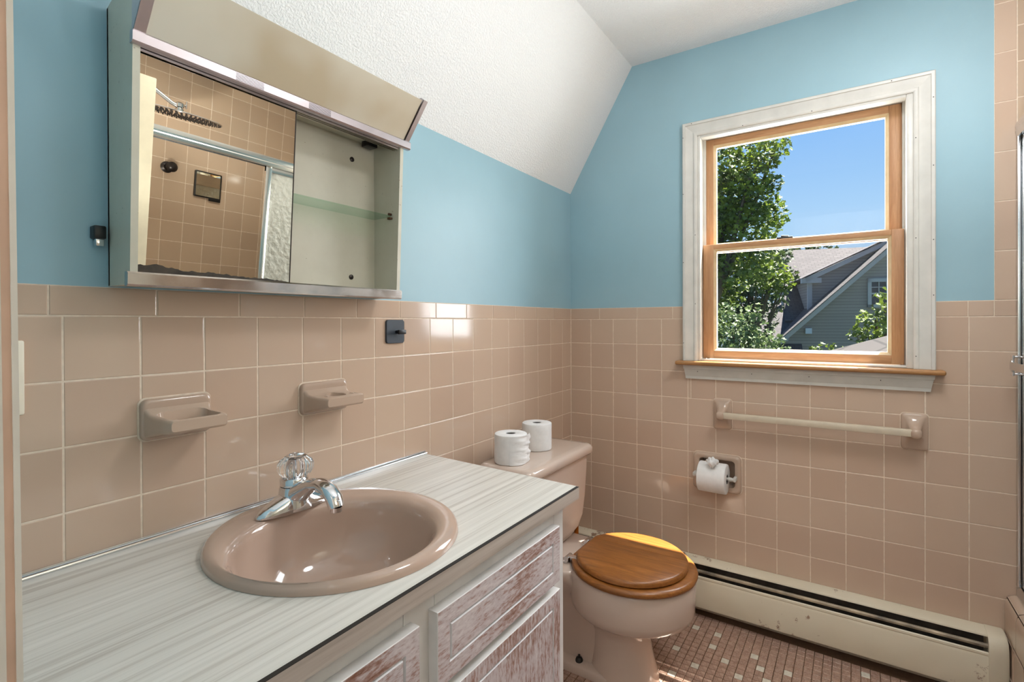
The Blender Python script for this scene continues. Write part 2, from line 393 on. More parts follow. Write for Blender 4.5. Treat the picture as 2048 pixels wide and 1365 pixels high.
# ---- window wall, plane x = 0 ; u = -y
U2, N2 = Vector((0, -1, 0)), Vector((-1, 0, 0))
VT0, VT1 = 1.466, 1.5175
holes = [(0.565, 1.285, 0.985, 1.95), (0.572, 0.728, 0.512, 0.635)]
rects = [(-0.12, VT0, -0.02, TT), (-0.12, VT0, TT, 2.4), (VT0, 2.22, -0.02, 2.4)]
for h in holes: rects = subtract(rects, h)
bm = wall_slab('wall_back', rects, lambda u, v, d: (0.0007+d, -u, v), 0.105, lambda r: 1 if r[2] > TT-0.001 and r[0] < VT0-0.001 else (1 if (r[3] > 1.9 and r[0] < VT0-0.01) else 0))
wall_back = tag(obj('wall_back', bm, [M_GROUT, M_BLUE], None, 0), kind='structure')
PR = 0.1087; xr = [0.001]+[0.1029+i*PR for i in range(13)]+[VT1]
TB1, TB2 = (0.639, 0.707, 0.748, 0.869), (1.235, 1.307, 0.750, 0.869)
TPF = (0.560, 0.742, 0.499, 0.648); CASE = (0.55, 1.30, 0.97, 1.96)
cut_tiles = []
for k in range(len(xr)-1):
    for j in range(10):
        v1 = Z0-j*P; v0 = v1-P
        if j == 9: v0 = 0.10
        rs = [(xr[k], xr[k+1], v0, v1)]
        rs = subtract(rs, CASE)
        for r in rs:
            q = put_tile(wall_back, O0, U2, N2, r, M_TILE)
            if q and r[0] < 0.733 and r[1] > 0.567 and r[2] < 0.640 and r[3] > 0.507: cut_tiles.append(q)
for q in cut_tiles:
    q.data = q.data.copy(); bpy.context.view_layer.update(); c = B(); box(c, -0.02, 0.02, -0.733, -0.567, 0.507, 0.640); bool_cut(q, [c], False)
xrt = [0.001, 0.146, 0.322, 0.476, 0.55]
for a, b in zip(xrt, xrt[1:]): put_tile(wall_back, Vector((-0.0005, 0, 0)), U2, N2, (a, b, Z0, TT), M_TILE, name='trim_tile')
for a, b in ((1.30, 1.405), (1.405, VT0), (VT0, VT1)): put_tile(wall_back, Vector((-0.0005, 0, 0)), U2, N2, (a, b, Z0, TT), M_TILE, name='trim_tile')
for k in range(7):
    z0 = TT+k*0.1527; put_tile(wall_back, Vector((-0.0005, 0, 0)), U2, N2, (VT0, VT1, z0, min(z0+0.1527, ZC)), M_TILE, name='trim_tile')
ZS = 2.186
def rowz():
    z = ZS+P
    while z > 0.34: yield max(z-P, 0.34), min(z, ZC); z -= P
for k in range(7):
    for v0, v1 in rowz(): put_tile(wall_back, O0, U2, N2, (VT1+k*P, min(VT1+(k+1)*P, 2.215), v0, v1), M_TUBT)
# ---- shower wall, plane y = -2.22 ; u = -x
bm = B(); box(bm, -2.06, 0.15, -2.34, -2.2207, -0.02, 2.4); wall_right = tag(obj('wall_right', bm, M_GROUT, None, 0), kind='structure')
U3, N3 = Vector((-1, 0, 0)), Vector((0, 1, 0))
for k in range(-1, 14):
    u0 = 0.0285+k*P; u1 = u0+P
    for v0, v1 in rowz(): put_tile(wall_right, Vector((0, -2.22, 0)), U3, N3, (max(u0, 0.001), min(u1, 1.518), v0, v1), M_TUBT)
# ---- partition at the tap end of the tub and the doorway wall
bm = B(); box(bm, -2.06, -1.52, -2.22, -1.495, -0.02, 2.4); wp = tag(obj('wall_partition', bm, M_BLUE, None, 0), kind='structure')
for k in range(6):
    for v0, v1 in rowz(): put_tile(wp, Vector((-1.5193, -1.56, 0)), Vector((0, -1, 0)), Vector((1, 0, 0)), (k*P, min((k+1)*P, 0.655), v0, v1), M_TUBT)
bm = B(); box(bm, -2.18, -2.06, -0.735, 0.12, -0.02, 2.4); box(bm, -2.18, -2.06, -2.34, -1.47, -0.02, 2.4); box(bm, -2.18, -2.06, -1.47, -0.735, 2.0, 2.4)
tag(obj('wall_front', bm, M_BLUE, None, 0), kind='structure')
bm = B(); box(bm, -3.5, -3.4, -2.4, 0.4, -0.02, 2.4); box(bm, -3.5, -2.18, 0.3, 0.4, -0.02, 2.4); box(bm, -3.5, -2.18, -2.44, -2.34, -0.02, 2.4)
tag(obj('wall_hallway', bm, M_HALL, None, 0), kind='structure')
# ---- ceiling: flat part and the sloping part over the vanity
bm = B()
poly_prism(bm, [(-2.06, -2.3, ZC), (0.1, -2.3, ZC), (0.1, -0.302, ZC), (-2.06, -0.302, ZC)], (0, 0, 0.15))
poly_prism(bm, [(-2.06, -0.302, ZC), (0.1, -0.302, ZC), (0.1, 0.003, KN), (-2.06, 0.003, KN)], (0, 0.1, 0.12))
tag(obj('ceiling', bm, M_CEIL, None, 0), kind='structure')
bm = B(); box(bm, -3.5, -2.06, -2.44, 0.4, 2.36, 2.46); tag(obj('ceiling_hallway', bm, M_CEIL, None, 0), kind='structure')
bm = B(); box(bm, -3.5, -2.10, -2.44, 0.4, -0.12, 0.0); tag(obj('floor_hallway', bm, plain('hall_boards', (150, 110, 74), 0.4, scale=6), None, 0), kind='structure')
# ---- floor: bed, single mosaic tiles near the heater, the rest joined
bm = B(); box(bm, -2.10, 0.1, -2.3, 0.1, -0.12, -0.0012); floor = tag(obj('floor', bm, M_MGROUT, None, 0), kind='structure')
FX, FY = 0.0278, 0.0267; fa = 0.035
white = {(0, 0), (0, 3), (3, 3), (6, -1), (5, 5), (8, 2), (4, 9), (7, 7), (6, 10), (11, 0), (13, 4), (10, 8), (2, 8), (12, 12), (9, 13), (3, 12), (14, 9), (8, 16), (5, 15), (11, 17), (2, 17)}
FO = Vector((-0.136, -0.600, 0))
def fpos(i, j): return FO + Vector((-FX*i-0.0009*j, -FY*j+0.0004*i, 0))
def is_white(i, j):
    if -2 <= i <= 15 and -2 <= j <= 19: return (i, j) in white
    return (i*7+j*3+(i*j) % 5) % 23 == 0
near = []; far = []
for i in range(-3, 70):
    for j in range(-22, 34):
        p = fpos(i, j)
        if not (-2.03 < p.x < -0.012 and -1.48 < p.y < -0.012): continue
        if p.x < -1.03 and p.y > -0.50: continue
        seen = -0.62 < p.x and -1.32 < p.y < -0.54 and (p.y < -0.20-1.0*(p.x+0.62)*0.0)
        (near if seen else far).append((i, j, p))
near.sort(key=lambda q: (q[2]-Vector((-1.0, -0.9, 0))).length); far += near[300:]; near = near[:300]
def mos_mesh(mat):
    bm = B(); a, b, z = FX/2-0.0011, FY/2-0.0011, 0.0015
    s = [[(-p, -q, h), (p, -q, h), (p, q, h), (-p, q, h)] for p, q, h in ((a, b, -0.001), (a, b, z*0.6), (a-0.0011, b-0.0011, z))]
    loft(bm, s, False, True); me = bpy.data.meshes.new('mosaic_tile'); bm.normal_update(); bm.to_mesh(me); bm.free(); me.materials.append(mat); return me
mm = {True: mos_mesh(M_MOSW), False: mos_mesh(M_MOS)}
for i, j, p in near:
    o = bpy.data.objects.new('mosaic_tile', mm[is_white(i, j)]); COL.objects.link(o); o.parent = floor; o.location = p
    o.rotation_euler = (random.uniform(-.012, .012), random.uniform(-.012, .012), 0.02)
vs, fs, fm = [], [], []
for i, j, p in far:
    a, b, z = FX/2-0.0011, FY/2-0.0011, 0.0015; n = len(vs)
    for (q, r, h) in ((a, b, 0), (a-0.001, b-0.001, z)):
        for sx, sy in ((-1, -1), (1, -1), (1, 1), (-1, 1)): vs.append((p.x+sx*q, p.y+sy*r, h))
    fs += [(n, n+1, n+5, n+4), (n+1, n+2, n+6, n+5), (n+2, n+3, n+7, n+6), (n+3, n, n+4, n+7), (n+4, n+5, n+6, n+7)]
    fm += [int(is_white(i, j))]*5
me = bpy.data.meshes.new('mosaic_field'); me.from_pydata(vs, [], fs); me.materials.append(M_MOS); me.materials.append(M_MOSW)
me.polygons.foreach_set('material_index', fm)
o = bpy.data.objects.new('mosaic_field', me); COL.objects.link(o); o.parent = floor; o['kind'] = 'stuff'

# ---- window
window = thing('window_1', None, None, (0, -0.923, 1.01), kind='structure')
yo, yi = -0.5225, -0.579; YO, YI = -1.3245, -1.268; zt, zb = 1.9885, 1.018
prof = [(0, 0.0), (0, 0.020), (0.003, 0.023), (0.011, 0.023), (0.0125, 0.019), (0.020, 0.0165), (0.030, 0.0135), (0.042, 0.012), (0.0435, 0.0155), (0.047, 0.0165), (0.0535, 0.0150), (0.0565, 0.012), (0.0565, 0.0)]
def casing_leg(sy, yo_):
    bm = B(); secs = []
    secs.append([(-d, yo_+sy*s, zb) for s, d in prof]); secs.append([(-d, yo_+sy*s, zt-s) for s, d in prof]); loft(bm, secs); return bm
obj('casing', casing_leg(-1, yo), M_WHITE, window, 40); obj('casing', casing_leg(1, YO), M_WHITE, window, 40)
bm = B(); loft(bm, [[(-d, yo-s, zt-s) for s, d in prof], [(-d, YO+s, zt-s) for s, d in prof]]); obj('head_casing', bm, M_WHITE, window, 40)
# jamb liner, stops, sill
bm = B()
box(bm, 0.0, 0.11, -0.585, -0.565, 1.0, 1.95); box(bm, 0.0, 0.11, -1.285, -1.256, 1.0, 1.95); box(bm, 0.0, 0.11, -1.285, -0.565, 1.936, 1.95)
box(bm, -0.008, 0.030, -0.5905, -0.575, 1.018, 1.936, 0.003); box(bm, -0.008, 0.030, -1.272, -1.250, 1.018, 1.936, 0.003); box(bm, -0.008, 0.030, -1.2502, -0.5902, 1.9225, 1.936, 0.003)
box(bm, 0.066, 0.074, -0.596, -0.58, 1.018, 1.936); box(bm, 0.066, 0.074, -1.262, -1.245, 1.018, 1.936)
obj('jamb', bm, M_WHITE, window, 30)
bm = B(); box(bm, 0.0, 0.032, -1.268, -0.579, 1.018, 1.026, 0.003); box(bm, 0.06, 0.17, -1.285, -0.565, 0.985, 1.020, 0.004); obj('sill', bm, M_WHITE, window, 30)
bm = B(); box(bm, -0.048, 0.06, -1.3475, -0.4965, 1.001, 1.0175, 0.0065, 3); obj('stool', bm, wood('stool_wood', (150, 104, 60), (188, 140, 92), (12, 0.8, 12), 0.35, 5, 0.05), window, 40, label='varnished wood sill nosing')
ap = [(0.0, 0), (0.019, 0), (0.019, -0.016), (0.016, -0.018), (0.0145, -0.030), (0.011, -0.040), (0.010, -0.044), (0.0085, -0.0455), (0.0085, -0.057), (0.0, -0.057)]
bm = B(); loft(bm, [[(-d, -0.5225-(-h)*0.12-(0.002 if h < -0.017 else 0), 1.001+h) for d, h in ap], [(-d, -1.3235+(-h)*0.16+(0.002 if h < -0.017 else 0), 1.001+h) for d, h in ap]]); obj('apron', bm, M_WHITE, window, 30)
def sash(x0, x1, ya, yb, za, zb_, gy0, gy1, gz0, gz1, bd=0.010):
    # ya > yb ; wooden frame with light bead around the glass
    obj('stile', (lambda b: (box(b, x0, x1, ya, gy0+bd, za, zb_, 0.0015), b)[1])(B()), M_CEDAR, window, 30)
    obj('stile', (lambda b: (box(b, x0, x1, gy1-bd, yb, za, zb_, 0.0015), b)[1])(B()), M_CEDAR, window, 30)
    obj('rail', (lambda b: (box(b, x0, x1, gy0+bd, gy1-bd, za, gz0-bd, 0.0015), b)[1])(B()), M_CEDARH, window, 30)
    obj('rail', (lambda b: (box(b, x0, x1, gy0+bd, gy1-bd, gz1+bd, zb_, 0.0015), b)[1])(B()), M_CEDARH, window, 30)
    o_ = [(gy0+bd, gz0-bd), (gy1-bd, gz0-bd), (gy1-bd, gz1+bd), (gy0+bd, gz1+bd)]; i_ = [(gy0, gz0), (gy1, gz0), (gy1, gz1), (gy0, gz1)]
    bm = B(); loft(bm, [[(x0+0.0005, y, z) for y, z in o_], [(x0+0.010, y, z) for y, z in i_], [(x1-0.004, y, z) for y, z in i_], [(x1-0.001, y, z) for y, z in o_]], False, False)
    obj('glazing_bead', bm, M_BEAD, window, 20)
    bm = B(); xm = x0+0.016; box(bm, xm, xm+0.003, gy0+0.003, gy1-0.003, gz0-0.003, gz1+0.003); obj('pane', bm, M_PANE, window, 0)
sash(0.032, 0.064, -0.5915, -1.2475, 1.0275, 1.4915, -0.6425, -1.2025, 1.0685, 1.4625)
sash(0.075, 0.107, -0.5845, -1.2445, 1.462, 1.9345, -0.6340, -1.1985, 1.502, 1.8985)
bm = B(); box(bm, 0.111, 0.118, -0.60, -0.58, 1.02, 1.94); box(bm, 0.111, 0.118, -1.262, -1.242, 1.02, 1.94); box(bm, 0.111, 0.118, -1.26, -0.58, 1.478, 1.50); box(bm, 0.111, 0.118, -1.26, -0.58, 1.02, 1.05); box(bm, 0.111, 0.118, -1.26, -0.58, 1.918, 1.945)  # last box: unseen top rail, added to trim the sun strip indoors
obj('storm_frame', bm, M_WHITE, window, 0)
bm = B(); box(bm, 0.114, 0.1145, -1.245, -0.598, 1.05, 1.48); obj('insect_screen', bm, M_SCREEN, window, 0)
bm = B(); box(bm, 0.040, 0.062, -0.915, -0.860, 1.4915, 1.500, 0.002); tube(bm, [(0.05, -0.90, 1.500), (0.05, -0.875, 1.503)], 0.005, 8); obj('sash_lock', bm, M_BLACK, window, 30)
bm = B()
for y, z in ((-0.5265, 1.93), (-0.5265, 1.70), (-0.572, 1.53), (-0.5265, 1.42), (-0.572, 1.25), (-0.5265, 1.09), (-1.318, 1.90), (-1.318, 1.68), (-1.274, 1.78), (-1.274, 1.45), (-1.318, 1.44), (-1.318, 1.26), (-1.274, 1.06)):
    lathe(bm, [(0.0016, 0.0), (0.0016, 0.0015)], (-0.0240 if abs(y+0.923) > 0.39 else -0.0165, y, z), 'x', 8)
for y, z in ((-0.56, 1.982), (-0.75, 1.935), (-0.98, 1.937), (-1.21, 1.981)):
    lathe(bm, [(0.0016, 0.0), (0.0016, 0.0015)], (-0.0240 if z > 1.97 else -0.0165, y, z), 'x', 8)
for y in (-0.58, -0.78, -0.97, -1.18): lathe(bm, [(0.0016, 0.0), (0.0016, 0.0015)], (-0.0170, y, 0.975), 'x', 8)
obj('nail_hole', bm, M_SEAM, window, 0)['kind'] = 'stuff'

# ---- doorway jamb right beside the camera and the open door
bm = B(); lean = math.tan(math.radians(0.62))
def leanbox(bm, x0, x1, y0, y1, mi):
    L = []
    for z in (0.0, 2.0):
        dx = -(z-1.0)*lean*0.55; L.append([(x0+dx, y0, z), (x1+dx, y0, z), (x1+dx, y1, z), (x0+dx, y1, z)])
    loft(bm, L, mi=mi)
leanbox(bm, -2.18, -2.0661, -0.752, -0.735, 0); leanbox(bm, -2.0661, -2.0628, -0.7515, -0.735, 1); leanbox(bm, -2.0628, -2.0605, -0.7525, -0.735, 0)
box(bm, -2.18, -2.06, -1.470, -1.452, 0, 2.0); box(bm, -2.18, -2.06, -1.47, -0.735, 1.985, 2.0)
tag(obj('trim_1', bm, [M_WHITE, plain('peach_jamb_strip', (216, 184, 164), 0.6, scale=20)], None, 0), kind='structure')  # middle strip of the jamb is peach, the rest white
door = thing('door_1', None, None, (-2.035, -1.44, 0), kind='structure')
bm = B(); box(bm, -2.035, -1.272, -1.44, -1.405, 0.008, 1.925, 0.003)
for z0, z1 in ((0.12, 0.85), (1.0, 1.80)):
    for x0, x1 in ((-1.94, -1.70), (-1.61, -1.37)):
        box(bm, x0, x1, -1.4055, -1.400, z0, z1, 0.004)
dl = obj('door_leaf', bm, M_DOOR, door, 30)
bm = B(); lathe(bm, [(0.026, 0), (0.026, 0.006), (0.010, 0.010), (0.010, 0.035), (0.024, 0.042), (0.027, 0.055), (0.020, 0.066), (0.004, 0.070)], (-1.335, -1.4055, 0.95), 'y', 20); obj('door_knob', bm, M_CHROME, dl, 40)
door.rotation_euler = (0, 0, math.radians(2.0))
bm = B(); box(bm, -2.0, -1.53, -1.495, -1.483, 0, 0.09, 0.003); tag(obj('baseboard_right', bm, M_WHITE, None, 0), kind='structure')

# ================================================================== VANITY
van = thing('vanity_cabinet', 'white vanity cabinet with whitewashed wood drawers and doors under the laminate counter', 'cabinet', (-1.54, -0.25, 0))
bm = B(); box(bm, -2.04, -2.022, -0.488, -0.006, 0.002, 0.742); box(bm, -1.064, -1.046, -0.488, -0.006, 0.002, 0.742); box(bm, -2.022, -1.064, -0.488, -0.006, 0.09, 0.105); box(bm, -2.022, -1.064, -0.43, -0.415, 0.002, 0.09); box(bm, -2.022, -1.064, -0.015, -0.006, 0.105, 0.742); obj('carcass', bm, M_WHITE2, van, 0)
bm = B()
for x0, x1, z0, z1 in ((-1.504, -1.091, 0.690, 0.742), (-1.504, -1.091, 0.555, 0.590), (-1.504, -1.091, 0.09, 0.125), (-1.994, -1.576, 0.690, 0.742), (-1.994, -1.576, 0.555, 0.590), (-1.994, -1.576, 0.09, 0.125), (-1.090, -1.046, 0.09, 0.742), (-1.575, -1.505, 0.09, 0.742), (-2.04, -1.995, 0.09, 0.742)):
    box(bm, x0, x1, -0.506, -0.4885, z0, z1)
obj('face_frame', bm, M_WHITE2, van, 30)
def front(name, x0, x1, z0, z1, m, ins=0.030):
    bm = B(); yf_ = -0.5265
    def ring(i, y): return [bm.verts.new(p) for p in ((x0+i, y, z0+i), (x1-i, y, z0+i), (x1-i, y, z1-i), (x0+i, y, z1-i))]
    R_ = [ring(0, -0.5065), ring(0, yf_+0.001), ring(0.001, yf_), ring(ins, yf_), ring(ins+0.0018, yf_+0.0035), ring(ins+0.0042, yf_+0.0035), ring(ins+0.0060, yf_)]
    for k, mi in enumerate((1, 1, 0, 2, 2, 2)):
        for i in range(4): f_ = bm.faces.new((R_[k][i], R_[k][(i+1) % 4], R_[k+1][(i+1) % 4], R_[k+1][i])); f_.material_index = mi
    bm.faces.new(R_[0]).material_index = 1; bm.faces.new(R_[-1]).material_index = 0; bmesh.ops.recalc_face_normals(bm, faces=bm.faces)
    return obj(name, bm, [m, M_WHITE2, M_GROOVE], van, 0)
front('drawer', -1.519, -1.099, 0.576, 0.703, M_WASHH); front('drawer', -1.985, -1.560, 0.576, 0.703, M_WASHH)
front('door', -1.519, -1.099, 0.118, 0.557, M_WASHV); front('door', -1.985, -1.560, 0.118, 0.557, M_WASHV)
for z in (0.50, 0.17):
    bm = B(); box(bm, -1.0985, -1.090, -0.512, -0.506, z-0.02, z+0.02, 0.001); tube(bm, [(-1.0965, -0.5135, z-0.022), (-1.0965, -0.5135, z+0.022)], 0.0035, 8); obj('hinge', bm, M_BRASS, van, 30)
# countertop with an oval cut-out
SX, SY, SA, SB = -1.516, -0.2695, 0.222, 0.235
ctr = thing('countertop', 'streaked cream laminate vanity countertop with grey wood-grain front edge', 'countertop', (-1.52, -0.27, 0.745))
cor = [(-2.045, -0.002), (-2.045, -0.537), (-1.019, -0.537), (-0.993, -0.002)]
def hole_plate(bm, z, flip=False):
    n = 64; inn = []; out = []
    for k in range(n):
        a = 2*PI*k/n; d = (math.cos(a), math.sin(a)); inn.append((SX+(SA-0.02)*d[0], SY+(SB-0.02)*d[1]))
        best = None
        for i in range(4):
            (x1, y1), (x2, y2) = cor[i], cor[(i+1) % 4]; ex, ey = x2-x1, y2-y1
            den = d[0]*ey-d[1]*ex
            if abs(den) < 1e-9: continue
            t_ = ((x1-SX)*ey-(y1-SY)*ex)/den; s_ = ((x1-SX)*d[1]-(y1-SY)*d[0])/den
            if t_ > 0 and -1e-6 <= s_ <= 1+1e-6 and (best is None or t_ < best): best = t_
        out.append((SX+best*d[0], SY+best*d[1]))
    vi = [bm.verts.new((*p, z)) for p in inn]; vo = [bm.verts.new((*p, z)) for p in out]
    for k in range(n): bm.faces.new((vi[k], vo[k], vo[(k+1) % n], vi[(k+1) % n]))
    for c in cor:   # fill the corner triangles cut off by the ray fan
        k = min(range(n), key=lambda q: abs(math.atan2(math.sin(math.atan2(c[1]-SY, c[0]-SX)-2*PI*(q+0.5)/n), math.cos(math.atan2(c[1]-SY, c[0]-SX)-2*PI*(q+0.5)/n))))
        cv = bm.verts.new((*c, z)); bm.faces.new((vo[k], cv, vo[(k+1) % n]))
bm = B(); hole_plate(bm, 0.774); bmesh.ops.recalc_face_normals(bm, faces=bm.faces)
for f_ in bm.faces:
    if f_.normal.z < 0: f_.normal_flip()
obj('laminate_top', bm, M_COUNTER, ctr, 0)
bm = B()
poly_prism(bm, [(-2.045, -0.5372, 0.7455), (-1.019, -0.5372, 0.7455), (-1.019, -0.5372, 0.7735), (-2.045, -0.5372, 0.7735)], (0, 0.018, 0)); obj('front_edge', bm, M_EDGE, ctr, 0)
bm = B(); poly_prism(bm, [(-1.019, -0.5368, 0.7455), (-1.019, -0.5368, 0.7735), (-0.993, -0.002, 0.7735), (-0.993, -0.002, 0.7455)], (-0.018, 0, 0)); obj('end_edge', bm, M_COUNTER, ctr, 0)
bm = B(); box(bm, -2.045, -1.0195, -0.5374, -0.530, 0.7733, 0.77405); obj('seam', bm, M_SEAM, ctr, 0, label='dark seam along the laminate edge')
bm = B(); box(bm, -2.045, -0.992, -0.0105, -0.001, 0.774, 0.777, 0.001); box(bm, -2.045, -0.992, -0.0045, -0.001, 0.776, 0.784, 0.001); tube(bm, [(-2.045, -0.008, 0.777), (-0.992, -0.008, 0.777)], 0.0025, 8)
obj('metal_strip', bm, M_ALU, ctr, 30, label='bright metal moulding along the back of the counter')

# ---- sink and tap
sink = thing('washbasin', 'round pink porcelain washbasin set into the countertop', 'sink', (SX, SY, 0.774))
bm = B(); N_ = 72; IX, IY = -1.537, -0.302
secs = []
def ell(cx, cy, a, b, z): return [(cx+a*math.cos(2*PI*k/N_), cy+b*math.sin(2*PI*k/N_), z) for k in range(N_)]
for q_, z in ((1.0, 0.7745), (0.998, 0.780), (0.988, 0.7855), (0.965, 0.7895)): secs.append(ell(SX, SY, SA*q_, SB*q_, z))
oa, ob, ia, ib = SA*0.965, SB*0.965, 0.187, 0.176
for w, z in ((0.35, 0.7915), (0.7, 0.7905), (1.0, 0.7865)):
    secs.append(ell(SX+(IX-SX)*w, SY+(IY-SY)*w, oa+(ia-oa)*w, ob+(ib-ob)*w, z))
for s_, z in ((0.97, 0.780), (0.94, 0.766), (0.89, 0.738), (0.80, 0.702), (0.66, 0.670), (0.45, 0.650), (0.22, 0.642), (0.09, 0.640)):
    q = (0.7865-z)/0.147; secs.append(ell(IX+0.012*q, IY+0.03*q, ia*s_, ib*s_, z))
loft(bm, secs, False, False)
obj('basin', bm, M_SINK, sink, 60)
bm = B(); lathe(bm, [(0.026, 0), (0.026, 0.003), (0.019, 0.004), (0.018, 0.001), (0.004, 0.002)], (IX+0.011, IY+0.030, 0.6385), 'z', 24); obj('drain', bm, M_CHROME, sink, 40)

tap = thing('basin_tap', 'chrome single-handle tap with clear acrylic knob on the back of the basin', 'tap', (-1.508, -0.118, 0.790))
TX, TY = -1.508, -0.118
bm = B(); secs = []
for s, z in ((1.0, 0.790), (1.0, 0.794), (0.96, 0.799), (0.86, 0.806), (0.70, 0.814), (0.50, 0.822), (0.3, 0.826)):
    secs.append([(TX+0.083*(s**1.2)*math.cos(2*PI*k/40)*(1 if abs(math.cos(2*PI*k/40)) < .5 else 1), TY+0.030*(0.55+0.45*s)*math.copysign(abs(math.sin(2*PI*k/40))**1.15, math.sin(2*PI*k/40)), z) for k in range(40)])
loft(bm, secs)
lathe(bm, [(0.036, 0.792), (0.0345, 0.803), (0.031, 0.820), (0.029, 0.834), (0.0275, 0.838)], (TX, TY, 0), 'z', 32)
obj('body', bm, M_CHROME, tap, 50)
bm = B(); secs = []
path = [(TX, TY-0.010, 0.822, 0.026, 0.024), (TX, TY-0.035, 0.836, 0.022, 0.018), (TX, TY-0.065, 0.850, 0.0185, 0.0125), (TX, TY-0.092, 0.855, 0.0175, 0.0115), (TX, TY-0.115, 0.848, 0.0175, 0.012), (TX, TY-0.131, 0.834, 0.017, 0.013), (TX, TY-0.137, 0.818, 0.0155, 0.013)]
pv = [Vector(p[:3]) for p in path]
for i, p in enumerate(path):
    tn = (pv[min(i+1, 6)]-pv[max(i-1, 0)]).normalized(); w = tn.cross(Vector((1, 0, 0))).normalized()
    secs.append([pv[i]+Vector((1, 0, 0))*p[3]*math.cos(2*PI*k/24)+w*p[4]*math.sin(2*PI*k/24) for k in range(24)])
loft(bm, secs); obj('spout', bm, M_CHROME, tap, 60)
bm = B(); lathe(bm, [(0.011, 0), (0.011, -0.009), (0.009, -0.010)], (TX, TY-0.137, 0.819), 'z', 20); obj('aerator', bm, M_CHROME, tap, 40)
bm = B(); lathe(bm, [(0.0265, 0.8385), (0.028, 0.840), (0.028, 0.852), (0.0255, 0.8555), (0.014, 0.856)], (TX, TY, 0), 'z', 32); collar = obj('collar', bm, M_CHROME, tap, 40)
bm = B(); secs = []
for r, z in ((0.018, 0.856), (0.0285, 0.861), (0.0335, 0.872), (0.0335, 0.883), (0.0290, 0.892), (0.0215, 0.8975), (0.021, 0.899)):
    secs.append([(TX+0.002+r*(1+0.07*math.cos(10*2*PI*k/80))*math.cos(2*PI*k/80)-0.02*(z-0.856), TY+r*(1+0.07*math.cos(10*2*PI*k/80))*math.sin(2*PI*k/80)-0.12*(z-0.856), z) for k in range(80)])
loft(bm, secs); knob = obj('knob', bm, M_ACRYL, tap, 40, label='clear fluted acrylic knob')
bm = B(); lathe(bm, [(0.0195, 0.8992), (0.0200, 0.9005), (0.0160, 0.9022), (0.003, 0.9026)], (TX+0.001, TY-0.005, 0), 'z', 32)
for k in range(9):
    a = 2*PI*k/9; pts = [(TX+0.002+0.0016*q*math.cos(a+q*0.17), TY-0.005+0.0016*q*math.sin(a+q*0.17), 0.9028) for q in range(2, 10)]; tube(bm, pts, 0.0011, 5)
obj('knob_cap', bm, M_ALU, knob, 40, label='swirled silver cap')
bm = B(); lathe(bm, [(0.010, 0.856), (0.009, 0.888), (0.011, 0.892)], (TX, TY-0.002, 0), 'z', 20); obj('knob_stem', bm, M_CHROME, knob, 40)

# ================================================================== MEDICINE CABINET
CX0, CX1 = -1.787, -1.183
def yf(z): return -(0.0925+(z-1.24)*0.0435)        # the front leans out towards the top
mc = thing('medicine_cabinet', 'old enamelled mirror cabinet with chrome rails and a slanted light hood above the basin', 'mirror cabinet', (-1.485, -0.001, 1.24))
bm = B(); box(bm, CX0, CX1, -0.008, -0.0025, 1.243, 1.728); obj('back_panel', bm, M_ENAM, mc, 0)
def side(x0, x1):
    bm = B(); pts = [(x0, -0.0015, 1.242), (x0, yf(1.242), 1.242), (x0, yf(1.66), 1.66), (x0, yf(1.66)-0.006, 1.765), (x0, -0.0015, 1.728)]; poly_prism(bm, pts, (x1-x0, 0, 0)); return bm
obj('side_panel', side(CX0, CX0+0.011), M_ENAM, mc, 0); obj('side_panel', side(CX1-0.011, CX1), M_ENAM, mc, 0)
bm = B(); poly_prism(bm, [(CX0+0.0112, -0.002, 1.2435), (CX0+0.0112, yf(1.25)+0.002, 1.2425), (CX0+0.0112, yf(1.25)+0.002, 1.252), (CX0+0.0112, -0.002, 1.256)], (CX1-CX0-0.0224, 0, 0)); obj('bottom_panel', bm, M_ENAM, mc, 0)
bm = B(); box(bm, CX0+0.012, CX1-0.012, -0.098, -0.008, 1.655, 1.663); obj('divider_panel', bm, M_ENAM, mc, 0)
bm = B(); poly_prism(bm, [(CX0+0.0112, -0.002, 1.724), (CX0+0.0112, -0.112, 1.762), (CX0+0.0112, -0.176, 1.742), (CX0+0.0112, -0.176, 1.739), (CX0+0.0112, -0.112, 1.757), (CX0+0.0112, -0.002, 1.718)], (CX1-CX0-0.0224, 0, 0)); obj('hood_top', bm, M_ENAM, mc, 0)
# chrome rails
def rail(zlo, zhi, x0, x1, t_=0.009):
    bm = B(); a = []
    for z in (zlo, zhi): a.append((yf(z), z))
    p = [(a[0][0]+0.002, zlo), (a[0][0]-t_+0.002, zlo), (a[0][0]-t_-0.001, zlo+0.003), (a[1][0]-t_-0.001, zhi-0.003), (a[1][0]-t_+0.002, zhi), (a[1][0]+0.002, zhi)]
    loft(bm, [[(x0, y, z) for y, z in p], [(x1, y, z) for y, z in p]]); return bm
obj('bottom_rail', rail(1.2385, 1.2625, -1.7935, -1.1845), M_SCUFF, mc, 20, label='scuffed chrome bottom rail')
tr = obj('top_rail', rail(1.6345, 1.6555, -1.7905, -1.1665), M_SCUFF2, mc, 20, label='scuffed chrome top rail')
for xa in (-1.625, -1.47):
    bm = B()
    for k in range(6):
        z = 1.6385+k*0.0024; box(bm, xa, xa+0.055, yf(z)-0.0106, yf(z)-0.0098, z, z+0.0006)
    obj('rail_lines', bm, M_SLATE, tr, 0)  # thin slate-coloured lines in two groups on the top rail
bm = B()
for dy in (0.004, 0.012, 0.020): poly_prism(bm, [(CX0+0.011, yf(1.632)+dy, 1.6295), (CX1-0.011, yf(1.632)+dy, 1.6295), (CX1-0.011, yf(1.632)+dy+0.0015, 1.6295), (CX0+0.011, yf(1.632)+dy+0.0015, 1.6295)], (0, 0, 0.006))
obj('upper_track', bm, M_SCUFF, mc, 0)
